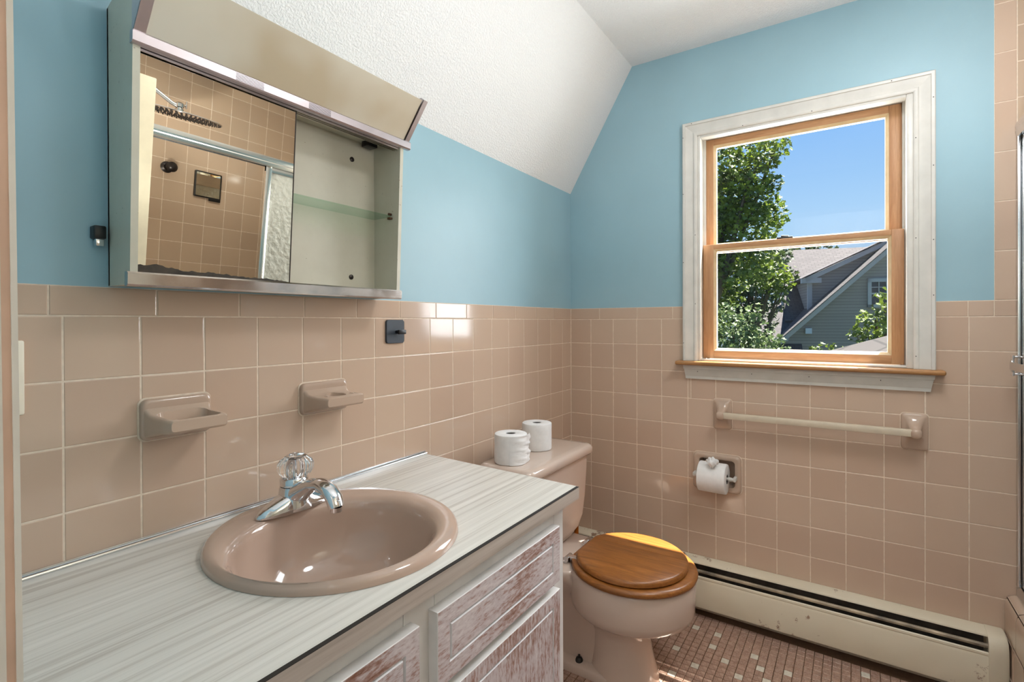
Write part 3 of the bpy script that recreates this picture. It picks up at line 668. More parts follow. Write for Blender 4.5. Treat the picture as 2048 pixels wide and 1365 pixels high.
# sliding mirror (leaning in its track) with a desilvered lower edge
tl = math.radians(4.4)
def my(z, off=0.0): return -0.095-(z-1.44)*math.tan(tl)+0.0095+off
bm = B(); x0, x1 = CX0+0.0125, -1.487
loft(bm, [[(x, my(z, o_), z) for x, z in ((x0, 1.2605), (x1, 1.2605), (x1, 1.632), (x0, 1.632))] for o_ in (0.0, 0.004)]); mp = obj('mirror_pane', bm, M_MIRROR, mc, 0, label='sliding mirror pane over the left half')
bm = B(); n = 60; top = []
for k in range(n+1):
    u_ = k/n; z = 1.2755-0.0085*u_+0.0009*math.sin(u_*17)+0.0006*math.sin(u_*61+1)+random.uniform(-.0011, .0011)+0.004*math.exp(-((u_-0.12)/0.1)**2); top.append((x0+(x1-x0)*u_, z))
for k in range(n):
    (xa, za), (xb, zb2) = top[k], top[k+1]
    poly_prism(bm, [(xa, my(1.2605)-0.0004, 1.2605), (xb, my(1.2605)-0.0004, 1.2605), (xb, my(zb2)-0.0004, zb2), (xa, my(za)-0.0004, za)], (0, -0.0003, 0))
obj('worn_edge', bm, M_DARKEDGE, mp, 0, label='ragged dark edge where the silvering is gone')
bm = B(); loft(bm, [[(x, my(z, o_)-0.0003, z) for x, z in ((x1-0.0012, 1.2605), (x1+0.0008, 1.2605), (x1+0.0008, 1.632), (x1-0.0012, 1.632))] for o_ in (-0.0004, 0.0045)]); obj('pane_edge', bm, M_BRONZE, mp, 0)
# glass shelf, clip, catch, screws
bm = B(); box(bm, CX0+0.012, CX1-0.016, -0.078, -0.012, 1.4555, 1.4605, 0.001); obj('glass_shelf', bm, M_SHELF, mc, 0)
bm = B(); box(bm, CX1-0.020, CX1-0.0115, -0.080, -0.068, 1.4500, 1.4560, 0.001); tube(bm, [(CX1-0.020, -0.074, 1.464), (CX1-0.0115, -0.074, 1.464)], 0.0035, 8); obj('shelf_clip', bm, M_BRASS, mc, 30)
bm = B(); box(bm, -1.245, -1.214, -0.046, -0.018, 1.640, 1.6555, 0.002); obj('magnetic_catch', bm, M_BLACK, mc, 30)
for x, z in ((-1.268, 1.603), (-1.272, 1.296)):
    bm = B(); lathe(bm, [(0.0065, 0), (0.0065, -0.002), (0.0045, -0.0035), (0.001, -0.004)], (x, -0.008, z), 'y', 14); obj('screw', bm, M_BRONZE, mc, 40)
# slanted light hood
ha, hb = (yf(1.656)-0.004, 1.657), (-0.181, 1.744)
def hoodpt(s, off):
    dy, dz = hb[0]-ha[0], hb[1]-ha[1]; L_ = math.hypot(dy, dz); ny, nz = -dz/L_, dy/L_
    bow = 0.010*math.sin(PI*s); return (ha[0]+dy*s+ny*(off-bow*0), ha[1]+dz*s+nz*(off-bow*0))
bm = B(); secs = []
for x in (CX0+0.014, CX1-0.004): secs.append([(x, *hoodpt(s, 0.0)) for s in [k/8 for k in range(9)]]+[(x, *hoodpt(s, -0.004)) for s in [k/8 for k in range(8, -1, -1)]])
loft(bm, secs); obj('light_diffuser', bm, M_LENS, mc, 40, label='yellowed plastic light diffuser')
for x0, x1 in ((CX0-0.001, CX0+0.016), (CX1-0.001, CX1+0.013)):
    bm = B(); p = [hoodpt(0, 0.002), hoodpt(1.03, 0.002), hoodpt(1.03, -0.010), (-0.120, 1.752), (yf(1.7)+0.002, 1.70), hoodpt(0, -0.006)]
    loft(bm, [[(x0, y, z) for y, z in p], [(x1-0.012 if x1 > -1.3 else x0+0.003, y, z) for y, z in p]])
    q = [hoodpt(0, 0.003), hoodpt(1.03, 0.003), hoodpt(1.03, 0.0005), hoodpt(0, 0.0005)]
    loft(bm, [[(x0, y, z) for y, z in q], [(x1, y, z) for y, z in q]]); obj('end_bracket', bm, M_SCUFF2, mc, 20)
# small black clip hanging at the cabinet's side
clip = thing('plug_clip', 'small black clip with a chrome tip on the blue wall left of the mirror cabinet', 'clip', (-1.803, 0.002, 1.326))
bm = B(); box(bm, -1.812, -1.7945, -0.020, 0.002, 1.322, 1.3445, 0.0025); obj('clip_body', bm, M_BLACK, clip, 30)
bm = B(); box(bm, -1.8085, -1.797, -0.016, -0.002, 1.3095, 1.3225, 0.001); obj('clip_tip', bm, M_CHROME, clip, 30)

# ================================================================== WALL FITTINGS
def fitting(name, label, cat, x0, x1, z0, z1, dep, hole):
    t_ = thing(name, label, cat, ((x0+x1)/2, 0, z0), 'ceramic dishes on the wall above the counter')
    cx, cz, hw, hh = (x0+x1)/2, (z0+z1)/2, (x1-x0)/2, (z1-z0)/2
    bm = B(); secs = []
    for y, s in ((0.001, 0), (-0.008, 0), (-0.0115, 0.003), (-0.012, 0.008)): secs.append([(x, y, z) for x, z in rrect(cx, cz, hw-s, hh-s, 0.012-s*0.5)])
    loft(bm, secs); obj('back_plate', bm, M_POT, t_, 60)
    bm = B(); loft(bm, [[(x, y, z) for x, z in rrect(cx, cz, hw+0.003, hh+0.003, 0.014)] for y in (0.0, -0.0012)]); obj('caulk_line', bm, M_GROUT, t_, 0)
    bm = B(); secs = []
    for y, w, zlo, zhi in ((-0.004, hw*0.97, z0+0.003, z0+0.068), (-0.013, hw*0.93, z0+0.006, z0+0.058), (-0.021, hw*0.89, z0+0.008, z0+0.050), (-0.035, hw*0.865, z0+0.011, z0+0.0465), (-0.065, hw*0.845, z0+0.017, z0+0.0455), (dep+0.006, hw*0.83, z0+0.0205, z0+0.0455), (dep, hw*0.78, z0+0.025, z0+0.043)):
        secs.append([(x, y, z) for x, z in rrect(cx, (zlo+zhi)/2, w, (zhi-zlo)/2, min(0.006, (zhi-zlo)*0.3), 3)])
    loft(bm, secs); tr_ = obj('tray', bm, M_POT, t_, 50)
    cut = []
    if hole == 'dish':
        c = B(); loft(c, [[(x, y, z0+0.031) for x, y in rrect(cx, (dep-0.012)/2-0.002, hw*0.66, (-dep-0.030)/2, 0.012)], [(x, y, z0+0.06) for x, y in rrect(cx, (dep-0.012)/2-0.002, hw*0.75, (-dep-0.020)/2, 0.014)]]); cut.append(c)
    else:
        c = B(); lathe(c, [(0.022, -0.02), (0.024, 0.05)], (cx, -0.050, z0+0.02), 'z', 28); cut.append(c)
        for sx in (-1, 1):
            c = B(); lathe(c, [(0.0055, -0.03), (0.0055, 0.05)], (cx+sx*0.037, -0.060, z0+0.02), 'z', 14); cut.append(c)
    for c in cut: bmesh.ops.translate(c, verts=c.verts, vec=-Vector(t_.location))
    for c in cut: bmesh.ops.translate(c, verts=c.verts, vec=Vector((0, 0, 0)))
    return t_, tr_, cut
FIT = []
FIT.append(fitting('soap_dish', 'ceramic soap dish with a hollow tray, nearest the doorway', 'soap dish', -1.742, -1.620, 0.960, 1.036, -0.098, 'dish'))
FIT.append(fitting('tumbler_holder', 'ceramic tumbler and toothbrush holder with round holes, above the tap', 'tumbler holder', -1.418, -1.286, 0.957, 1.032, -0.090, 'cup'))
for t_, tr_, cut in FIT:
    bpy.context.view_layer.update()
    for c in cut: bmesh.ops.translate(c, verts=c.verts, vec=Vector(t_.location))
    bool_cut(tr_, cut)
plate = thing('razor_hook', 'matt slate square hook plate stuck on the tile right of the mirror cabinet', 'hook', (-1.116, -0.001, 1.118))
bm = B(); loft(bm, [[(x, y, z) for x, z in rrect(-1.1155, 1.1515, 0.034, 0.0335, 0.008)] for y in (0.0, -0.0055)]+[[(x, -0.0065, z) for x, z in rrect(-1.1155, 1.1515, 0.033, 0.0325, 0.007)]]); obj('plate', bm, M_SLATE, plate, 40)
bm = B(); tube(bm, [(-1.113, -0.006, 1.150), (-1.113, -0.022, 1.150)], 0.005, 10); box(bm, -1.121, -1.093, -0.026, -0.020, 1.144, 1.1565, 0.0015); obj('hook_arm', bm, M_BLACK, plate, 30)
sw = thing('switch_plate', 'cream switch plate on the tile at the left edge by the door jamb', 'switch', (-1.935, -0.001, 1.033))
bm = B(); box(bm, -1.970, -1.8965, -0.0065, 0.0, 1.0335, 1.1505, 0.003); obj('cover_plate', bm, plain('ivory_plastic', (236, 226, 206), 0.35, var=0.02), sw, 30)
bm = B(); box(bm, -1.940, -1.928, -0.016, -0.006, 1.082, 1.102, 0.002); obj('toggle', bm, M_WHITE, sw, 30)

# towel bar
tb = thing('towel_bar', 'cream towel bar between two ceramic posts under the window', 'towel bar', (0, -0.973, 0.81))
for cy, w in ((-0.673, 0.034), (-1.271, 0.036)):
    bm = B(); secs = []
    for x, s in ((0.001, 0), (-0.007, 0), (-0.0105, 0.003), (-0.0115, 0.008)): secs.append([(x, y, z) for y, z in rrect(cy, 0.8088, w-s, 0.0600-s, 0.010-s*0.5)])
    for x, sw_, sh, dz in ((-0.018, 0.021, 0.036, 0.004), (-0.030, 0.016, 0.022, 0.003), (-0.042, 0.0155, 0.017, 0.001), (-0.056, 0.0155, 0.0165, 0), (-0.063, 0.013, 0.014, 0), (-0.066, 0.008, 0.009, 0)):
        secs.append([(x, y, z) for y, z in rrect(cy, 0.810+dz, sw_, sh, min(sw_, sh)*0.8)])
    loft(bm, secs); obj('post', bm, M_POT, tb, 60)
    bm = B(); loft(bm, [[(x, y, z) for y, z in rrect(cy, 0.8088, w+0.0022, 0.0622, 0.012)] for x in (0.0, -0.0012)]); obj('caulk_line', bm, M_GROUT, tb, 0)
bm = B(); loft(bm, [[(x, y, z) for x, z in rrect(-0.049, 0.811, 0.0115, 0.0115, 0.003, 2)] for y in (-0.682, -1.262)]); obj('bar', bm, M_CREAMBAR, tb, 40)

# paper holder and its roll
tp = thing('paper_holder', 'recessed ceramic toilet-paper holder in the tile wall', 'paper holder', (0, -0.651, 0.50))
bm = B(); cy, cz = -0.651, 0.5735
o_ = rrect(cy, cz, 0.0905, 0.0745, 0.018); i_ = rrect(cy, cz, 0.068, 0.053, 0.014)
loft(bm, [[(0.002, y, z) for y, z in o_], [(-0.008, y, z) for y, z in o_], [(-0.015, y, z) for y, z in rrect(cy, cz, 0.086, 0.070, 0.016)], [(-0.016, y, z) for y, z in rrect(cy, cz, 0.080, 0.064, 0.016)], [(-0.010, y, z) for y, z in i_], [(0.052, y, z) for y, z in rrect(cy, cz, 0.062, 0.048, 0.016)]], False, True)
obj('recess', bm, M_POT, tp, 50)
bm = B(); loft(bm, [[(x, y, z) for y, z in rrect(cy, cz, 0.0928, 0.0768, 0.019)] for x in (0.0, -0.0012)], False, False); loft(bm, [[(-0.0012, y, z) for y, z in rrect(cy, cz, 0.0928, 0.0768, 0.019)], [(-0.0012, y, z) for y, z in rrect(cy, cz, 0.088, 0.072, 0.018)]], False, False); obj('caulk_line', bm, M_GROUT, tp, 0)
bm = B(); tube(bm, [(-0.040, -0.570, 0.563), (-0.040, -0.584, 0.563), (-0.040, -0.590, 0.563)], [0.006, 0.0085, 0.0085], 14); tube(bm, [(-0.040, -0.700, 0.563), (-0.040, -0.706, 0.563), (-0.040, -0.720, 0.563)], [0.0085, 0.0085, 0.006], 14); tube(bm, [(-0.040, -0.59, 0.563), (-0.040, -0.70, 0.563)], 0.006, 12)
for y in (-0.572, -0.722): box(bm, -0.046, -0.004, y-0.006, y+0.006, 0.555, 0.571, 0.004)
obj('spindle', bm, M_WHITE, tp, 40)
def roll_bm(axis, c, r, h, core=0.019, wob=0.0):
    bm = B(); n = 48; prof_ = [(core, 0.0), (r-0.004, 0.0), (r-0.0012, 0.0015), (r, 0.005), (r, h*0.25), (r, h*0.5), (r, h*0.75), (r, h-0.005), (r-0.0012, h-0.0015), (r-0.004, h), (core+0.001, h-0.0002), (core, h-0.001)]
    secs = []
    for rr, hh in prof_:
        s = []
        for k in range(n):
            a = 2*PI*k/n; q = rr+(wob*math.sin(a*3+hh*40)+wob*0.6*math.sin(a*7-hh*90) if rr > core*1.3 else 0)
            p_, q_ = q*math.cos(a), q*math.sin(a)
            s.append(Vector(c)+Vector((p_, q_, hh) if axis == 'z' else (p_, hh, q_)))
        secs.append(s)
    secs.append(secs[0]); loft(bm, secs, False, False); bmesh.ops.remove_doubles(bm, verts=bm.verts, dist=1e-6); return bm
def core_bm(axis, c, h, r=0.0188):
    bm = B(); pr = [(r, 0.001), (r, h-0.003), (r-0.001, h-0.003), (r-0.001, 0.001)]
    if axis == 'z': lathe(bm, pr, c, 'z', 28, False)
    else: lathe(bm, pr, c, 'y', 28, False)
    if axis == 'z': lathe(bm, [(r-0.0005, 0.002), (r-0.0005, 0.003)], c, 'z', 28)
    return bm
r0 = thing('toilet_roll', 'hanging toilet roll with a folded paper tuft in the wall holder', 'toilet roll', (-0.045, -0.645, 0.505), 'toilet rolls')
obj('roll', roll_bm('y', (-0.045, -0.697, 0.563), 0.058, 0.104, 0.019, 0.0003), M_PAPER, r0, 40)
obj('core', core_bm('y', (-0.045, -0.697, 0.563), 0.104), M_CARD, r0, 40)
bm = B(); bmesh.ops.create_icosphere(bm, subdivisions=4, radius=1.0)
for v_ in bm.verts:
    p = v_.co.copy(); k = 1+0.16*math.sin(5*p.x+3*p.z)+0.12*math.sin(9*p.y-4*p.z)+0.06*math.sin(17*p.x+13*p.y)
    v_.co = Vector((-0.084+p.x*0.014*k, -0.651+p.y*0.020*k*(1.0 if p.z > -0.3 else 0.55), 0.631+p.z*0.019*k))
obj('paper_tuft', bm, M_PAPER, r0, 50)
def standing(label, x, y, rot):
    t_ = thing('toilet_roll', label, 'toilet roll', (x, y, 0.6955), 'toilet rolls')
    obj('roll', roll_bm('z', (x, y, 0.6955), 0.0565, 0.100, 0.017, 0.0005), M_PAPER, t_, 40)
    obj('core', core_bm('z', (x, y, 0.6955), 0.100, 0.0168), M_CARD, t_, 40)
    return t_
s1 = standing('loose-ended white toilet roll standing on the tank, nearer the counter', -0.690, -0.117, 0)
bm = B(); secs = []      # loose wrinkled tail of paper
for k in range(17):
    u_ = k/16; a = math.radians(-150+105*u_); s = []
    for j in range(24):
        h_ = 0.001+0.096*j/23; wr = 0.0022*u_*math.sin(h_*230+2.2*u_*3)+0.0012*u_*math.sin(h_*410)
        rr = 0.0572+wr+0.010*max(0, u_-0.75)/0.25*(0.7+0.5*math.sin(h_*60)**2); s.append((-0.690+rr*math.cos(a), -0.117+rr*math.sin(a), 0.6955+h_))
    secs.append(s)
loft(bm, secs, False, False, False); obj('loose_tail', bm, M_PAPER, s1, 60)
standing('neat white toilet roll standing on the tank, nearer the window wall', -0.482, -0.098, 0)

# ================================================================== TOILET
TCX = -0.525
toilet = thing('toilet', 'pale pink two-piece toilet with an oak seat beside the vanity', 'toilet', (TCX, -0.35, 0.001))
def egg(cx, cy, rx, rf, rb, z, n=48, e=1.0, ymax=None):
    s = []
    for k in range(n):
        a = 2*PI*k/n; c_, s_ = math.cos(a), math.sin(a)
        x = cx+rx*math.copysign(abs(c_)**e, c_); y = cy+(rb if s_ > 0 else rf)*math.copysign(abs(s_)**e, s_)
        if ymax is not None: y = min(y, ymax)
        s.append((x, y, z))
    return s
bm = B(); loft(bm, [egg(TCX, -0.46, 0.100, 0.115, 0.12, 0.001), egg(TCX, -0.46, 0.100, 0.115, 0.12, 0.02), egg(TCX, -0.46, 0.096, 0.105, 0.115, 0.05), egg(TCX, -0.46, 0.090, 0.092, 0.11, 0.10), egg(TCX, -0.46, 0.088, 0.085, 0.11, 0.15), egg(TCX, -0.46, 0.096, 0.090, 0.12, 0.185), egg(TCX, -0.465, 0.123, 0.120, 0.15, 0.207), egg(TCX, -0.475, 0.160, 0.175, 0.18, 0.222), egg(TCX, -0.48, 0.180, 0.200, 0.195, 0.240), egg(TCX, -0.48, 0.186, 0.208, 0.20, 0.262), egg(TCX, -0.48, 0.189, 0.210, 0.20, 0.30), egg(TCX, -0.48, 0.189, 0.210, 0.20, 0.352), egg(TCX, -0.48, 0.183, 0.205, 0.195, 0.360)])
def rr(cx, cy, hx, hy, r, z): return [(x, y, z) for x, y in rrect(cx, cy, hx, hy, r, 6)]
loft(bm, [rr(TCX, -0.31, 0.098, 0.235, 0.05, 0.001), rr(TCX, -0.31, 0.098, 0.235, 0.05, 0.024), rr(TCX, -0.31, 0.092, 0.230, 0.05, 0.031), rr(TCX, -0.28, 0.066, 0.19, 0.04, 0.036)])
loft(bm, [rr(TCX, -0.26, 0.064, 0.20, 0.04, 0.03), rr(TCX, -0.26, 0.064, 0.20, 0.04, 0.18), rr(TCX, -0.24, 0.085, 0.20, 0.05, 0.25), rr(TCX, -0.18, 0.140, 0.165, 0.05, 0.325), rr(TCX, -0.18, 0.150, 0.165, 0.05, 0.350), rr(TCX, -0.18, 0.144, 0.160, 0.05, 0.360)])
obj('bowl', bm, M_TOILET, toilet, 60)
bm = B(); TY0 = -0.132
loft(bm, [rr(TCX, TY0, 0.090, 0.070, 0.05, 0.3605), rr(TCX, TY0, 0.140, 0.085, 0.05, 0.372), rr(TCX, TY0, 0.180, 0.092, 0.045, 0.395), rr(TCX, TY0, 0.205, 0.095, 0.04, 0.43), rr(TCX, TY0, 0.217, 0.097, 0.035, 0.50), rr(TCX, TY0, 0.224, 0.099, 0.03, 0.60), rr(TCX, TY0, 0.227, 0.100, 0.03, 0.656)])
obj('tank', bm, M_TOILET, toilet, 60)
bm = B(); loft(bm, [rr(TCX, -0.136, 0.240, 0.104, 0.03, 0.6562), rr(TCX, -0.136, 0.247, 0.111, 0.034, 0.664), rr(TCX, -0.136, 0.247, 0.111, 0.034, 0.682), rr(TCX, -0.136, 0.243, 0.107, 0.032, 0.690), rr(TCX, -0.136, 0.234, 0.098, 0.026, 0.6945), rr(TCX, -0.136, 0.210, 0.075, 0.02, 0.695)])
obj('tank_lid', bm, M_TOILET, toilet, 60)
SCY = -0.49
bm = B(); loft(bm, [egg(TCX, SCY, 0.190, 0.196, 0.20, 0.3605, ymax=-0.305), egg(TCX, SCY, 0.199, 0.204, 0.20, 0.3650, ymax=-0.300), egg(TCX, SCY, 0.201, 0.206, 0.20, 0.372, ymax=-0.299), egg(TCX, SCY, 0.198, 0.203, 0.20, 0.3795, ymax=-0.300), egg(TCX, SCY, 0.188, 0.194, 0.20, 0.3825, ymax=-0.305)]); obj('seat', bm, M_OAK, toilet, 60)
lid = thing('lid', None, None, (TCX, SCY, 0.384)); lid.parent = toilet; lid.location = Vector((TCX, SCY, 0.384))-org(toilet)
def clipx(sec, x, keep):
    out = []
    n = len(sec)
    for i in range(n):
        a, b = Vector(sec[i]), Vector(sec[(i+1) % n]); ia = (a.x < x) == keep; ib = (b.x < x) == keep
        if ia: out.append(a)
        if ia != ib: out.append(a.lerp(b, (x-a.x)/(b.x-a.x)))
    return out
LZ = [(0.980, 0.3845), (1.0, 0.3875), (1.0, 0.396), (0.985, 0.4015), (0.95, 0.4045)]
for xs, keep in ((-0.4715, True), (-0.4705, False)):
    bm = B(); secs = []
    full = egg(TCX, SCY, 0.183, 0.176, 0.185, 0, ymax=-0.322, n=96); base = clipx(full, xs, keep)
    cx = TCX-0.05 if keep else -0.41
    for s, z in LZ:
        sc = []
        for p in base:
            x = TCX+(p.x-TCX)*s; y = SCY+(p.y-SCY)*s
            if abs(p.x-xs) < 1e-4: x = xs
            sc.append((x, y, z))
        secs.append(sc)
    loft(bm, secs); obj('lid_board', bm, M_OAK, lid, 40)
for x in (-0.605, -0.450):
    bm = B(); tube(bm, [(x-0.018, -0.294, 0.377), (x+0.018, -0.294, 0.377)], 0.0085, 14); lathe(bm, [(0.015, 0.3605), (0.015, 0.368), (0.009, 0.372)], (x, -0.285, 0), 'z', 16); box(bm, x-0.010, x+0.010, -0.33, -0.294, 0.380, 0.385, 0.001); obj('seat_hinge', bm, M_CHROME, toilet, 40)
bm = B(); lathe(bm, [(0.013, 0), (0.013, 0.007), (0.010, 0.014), (0.003, 0.018)], (-0.598, -0.330, 0.030), 'z', 16); tube(bm, [(-0.598, -0.330, 0.045), (-0.598, -0.330, 0.054)], 0.004, 8); obj('bolt_cap', bm, M_BLACK, toilet, 40, label='black floor bolt')
bm = B(); tube(bm, [(-0.72, -0.232, 0.60), (-0.72, -0.250, 0.60)], 0.009, 12); tube(bm, [(-0.72, -0.250, 0.60), (-0.67, -0.256, 0.592), (-0.645, -0.256, 0.588)], [0.006, 0.005, 0.006], 10); obj('flush_lever', bm, M_CHROME, toilet, 40)
pipe = tag(obj('supply_pipe', (lambda b: (tube(b, [(-0.222, -0.135, 0.0015), (-0.222, -0.135, 0.375)], 0.0095, 14), tube(b, [(-0.222, -0.135, 0.375), (-0.225, -0.135, 0.395), (-0.25, -0.135, 0.402), (-0.312, -0.135, 0.402)], 0.0085, 12), b)[2])(B()), M_COPPER, None, 50, origin=(-0.222, -0.135, 0.0)), 'orange copper supply pipe rising behind the toilet', 'pipe')

# ================================================================== BASEBOARD HEATER
ht = thing('baseboard_heater', 'long cream hot-water baseboard heater with rust spots along the window wall', 'heater', (0, -0.75, 0.0))
Y0, Y1 = -0.012, -1.443
def ext(name, p, y0, y1, mat, sm=20, label=None):
    bm = B(); loft(bm, [[(x, y0, z) for x, z in p], [(x, y1, z) for x, z in p]]); return obj(name, bm, mat, ht, sm, label)
ext('back_plate', [(-0.0015, 0.03), (-0.004, 0.03), (-0.004, 0.218), (-0.0015, 0.218)], Y0, Y1, M_HEATIN)
ext('hood', [(-0.0015, 0.2205), (-0.0015, 0.222), (-0.006, 0.2225), (-0.048, 0.2185), (-0.055, 0.2155), (-0.0565, 0.211), (-0.0545, 0.2105), (-0.052, 0.2135), (-0.006, 0.2195)], Y0, Y1, M_HEAT, 30)
ext('front_panel', [(-0.060, 0.163), (-0.064, 0.1685), (-0.068, 0.1695), (-0.0705, 0.167), (-0.071, 0.161), (-0.0695, 0.158), (-0.0725, 0.150), (-0.073, 0.060), (-0.071, 0.046), (-0.066, 0.042), (-0.060, 0.043), (-0.060, 0.046), (-0.066, 0.047), (-0.069, 0.055), (-0.069, 0.150), (-0.0665, 0.160), (-0.0665, 0.164), (-0.062, 0.161)], Y0, Y1, M_HEAT, 30)
ext('damper', [(-0.052, 0.187), (-0.056, 0.1905), (-0.061, 0.191), (-0.0655, 0.187), (-0.0665, 0.1815), (-0.0655, 0.1815), (-0.0640, 0.1862), (-0.0605, 0.1895), (-0.0565, 0.189), (-0.053, 0.186)], Y0, Y1, M_RUST, 30)
bm = B(); tube(bm, [(-0.034, Y0-0.02, 0.095), (-0.034, Y1, 0.095)], 0.011, 12)
for k in range(130): box(bm, -0.058, -0.010, -0.10-k*0.0102, -0.1004-k*0.0102, 0.070, 0.122)
o = obj('fin_element', bm, M_HEATIN, ht, 0)
bm = B(); p = [(-0.0015, 0.012), (-0.0015, 0.2235), (-0.012, 0.224), (-0.052, 0.2195), (-0.066, 0.211), (-0.075, 0.195), (-0.078, 0.17), (-0.0785, 0.03), (-0.070, 0.012)]
loft(bm, [[(x, -1.4405, z) for x, z in p], [(x, -1.480, z) for x, z in p], [(x*0.96, -1.4855, 0.012+(z-0.012)*0.985) for x, z in p], [(x*0.86, -1.4875, 0.012+(z-0.012)*0.95) for x, z in p]]); obj('end_cap', bm, M_HEAT, ht, 40)

# ================================================================== TUB AND SHOWER
tub = thing('bathtub', 'tiled bathtub behind the sliding shower doors at the right edge', 'bathtub', (-0.76, -1.85, 0.001))
bm = B(); box(bm, -1.515, -0.002, -2.217, -1.494, 0.001, 0.326, 0.0); o = obj('tub_body', bm, M_TILE, tub, 40)
c = B(); loft(c, [rr(-0.76, -1.868, 0.56, 0.23, 0.12, 0.07), rr(-0.76, -1.868, 0.66, 0.29, 0.12, 0.20), rr(-0.76, -1.868, 0.69, 0.305, 0.12, 0.40)]); bmesh.ops.translate(c, verts=c.verts, vec=Vector((0, 0, 0)))
bpy.context.view_layer.update(); bool_cut(o, [c])
for k in range(14):
    for v0, v1 in ((0.004, 0.105), (0.105, 0.2135)): put_tile(tub, Vector((0, -1.4905, 0)), Vector((1, 0, 0)), Vector((0, 1, 0)), (-1.515+k*P, min(-1.515+(k+1)*P, -0.003), v0, v1), M_TILE)
capm = None
for k in range(10):
    xa, xb = -1.515+k*PT, min(-1.515+(k+1)*PT, -0.003)
    if xb-xa < 0.02: continue
    bm = B(); p = [(-1.494, 0.2145), (-1.4895, 0.2155), (-1.4885, 0.22), (-1.4885, 0.300), (-1.491, 0.316), (-1.498, 0.328), (-1.510, 0.3345), (-1.525, 0.336), (-1.565, 0.336), (-1.565, 0.327), (-1.494, 0.327)]
    loft(bm, [[(xa+0.001, y, z) for y, z in p], [(xb-0.001, y, z) for y, z in p]]); obj('curb_tile', bm, M_TILE, tub, 50)
enc = thing('shower_enclosure', 'aluminium framed sliding shower doors with hammered glass above the tub', 'shower door', (-0.76, -1.535, 0.337))
bm = B(); p = [(-1.516, 1.735), (-1.514, 1.742), (-1.512, 1.752), (-1.514, 1.757), (-1.512, 1.766), (-1.514, 1.778), (-1.520, 1.783), (-1.560, 1.783), (-1.562, 1.735), (-1.556, 1.735), (-1.556, 1.770), (-1.522, 1.770), (-1.522, 1.735)]
loft(bm, [[(-1.514, y, z) for y, z in p], [(-0.003, y, z) for y, z in p]]); obj('header', bm, M_ALU, enc, 30)
bm = B(); p = [(-1.515, 0.3365), (-1.515, 0.352), (-1.522, 0.366), (-1.526, 0.366), (-1.527, 0.345), (-1.553, 0.345), (-1.554, 0.36), (-1.56, 0.36), (-1.56, 0.3365)]
loft(bm, [[(-1.514, y, z) for y, z in p], [(-0.003, y, z) for y, z in p]]); obj('bottom_track', bm, M_ALU, enc, 30)
for xa, xb in ((-0.018, -0.002), (-1.515, -1.490)):
    bm = B(); box(bm, xa, xb, -1.522, -1.515, 0.366, 1.735, 0.001); box(bm, xa, xb, -1.560, -1.553, 0.366, 1.735, 0.001); box(bm, min(xa, xb)+(0.012 if xb > -0.5 else 0), max(xa, xb)-(0 if xb > -0.5 else 0.02), -1.553, -1.522, 0.366, 1.735); obj('wall_jamb', bm, M_ALU, enc, 30)
def panel(y, xa, xb, bar):
    bm = B(); w = 0.030
    box(bm, xa, xa+w, y-0.009, y+0.009, 0.372, 1.738, 0.003); box(bm, xb-w, xb, y-0.009, y+0.009, 0.372, 1.738, 0.003)
    box(bm, xa, xb, y-0.008, y+0.008, 1.708, 1.742, 0.003); box(bm, xa, xb, y-0.008, y+0.008, 0.370, 0.400, 0.003)
    fr = obj('door_frame', bm, M_ALU, enc, 30)
    bm = B(); box(bm, xa+w-0.004, xb-w+0.004, y-0.003, y+0.003, 0.396, 1.712); obj('frosted_pane', bm, M_FROST, fr, 0)
    if bar:
        bm = B(); box(bm, -0.70, -0.062, -1.492, -1.488, 1.030, 1.054, 0.001)
        for x in (-0.066, -0.69):
            tube(bm, [(x, -1.494, 1.026), (x, -1.494, 1.012)], 0.004, 10); tube(bm, [(x, -1.494, 1.056), (x, -1.494, 1.073)], 0.004, 10); box(bm, x-0.006, x+0.006, -1.497, -1.490, 1.024, 1.058, 0.001)
            tube(bm, [(x, -1.494, 1.068), (x, -1.527, 1.068)], 0.003, 8); tube(bm, [(x, -1.494, 1.017), (x, -1.527, 1.017)], 0.003, 8)
        obj('towel_rail', bm, M_CHROME, fr, 30)
panel(-1.532, -0.735, -0.020, True); panel(-1.551, -0.715, -0.022, False)
sh = thing('rain_shower', 'round chrome rain shower head on a bent arm, seen in the mirror', 'shower', (-0.985, -1.885, 1.925))
bm = B(); lathe(bm, [(0.004, 0.022), (0.03, 0.018), (0.150, 0.009), (0.196, 0.005), (0.200, 0.001), (0.198, -0.002), (0.005, -0.003)], (-0.985, -1.885, 1.925), 'z', 56); hd = obj('rain_plate', bm, M_CHROME, sh, 40); hd.rotation_euler = (math.radians(-7.0), 0, 0); hd.scale = (0.93, 0.93, 1)
bm = B()
for k in range(9):
    r_ = 0.018+k*0.0215; n = max(6, int(2*PI*r_/0.021))
    for i in range(n):
        a = 2*PI*i/n; x, y = -0.985+r_*math.cos(a), -1.885+r_*math.sin(a); tube(bm, [(x, y, 1.9225), (x, y, 1.9175)], [0.0034, 0.0026], 5)
o = obj('nozzles', bm, M_BRONZE, hd, 0); o['kind'] = 'stuff'
bm = B(); lathe(bm, [(0.019, 0.0), (0.019, 0.016), (0.013, 0.018), (0.013, 0.021), (0.020, 0.024), (0.020, 0.040), (0.012, 0.046)], (-0.985, -1.885, 1.936), 'z', 20); obj('swivel', bm, M_CHROME, sh, 40)
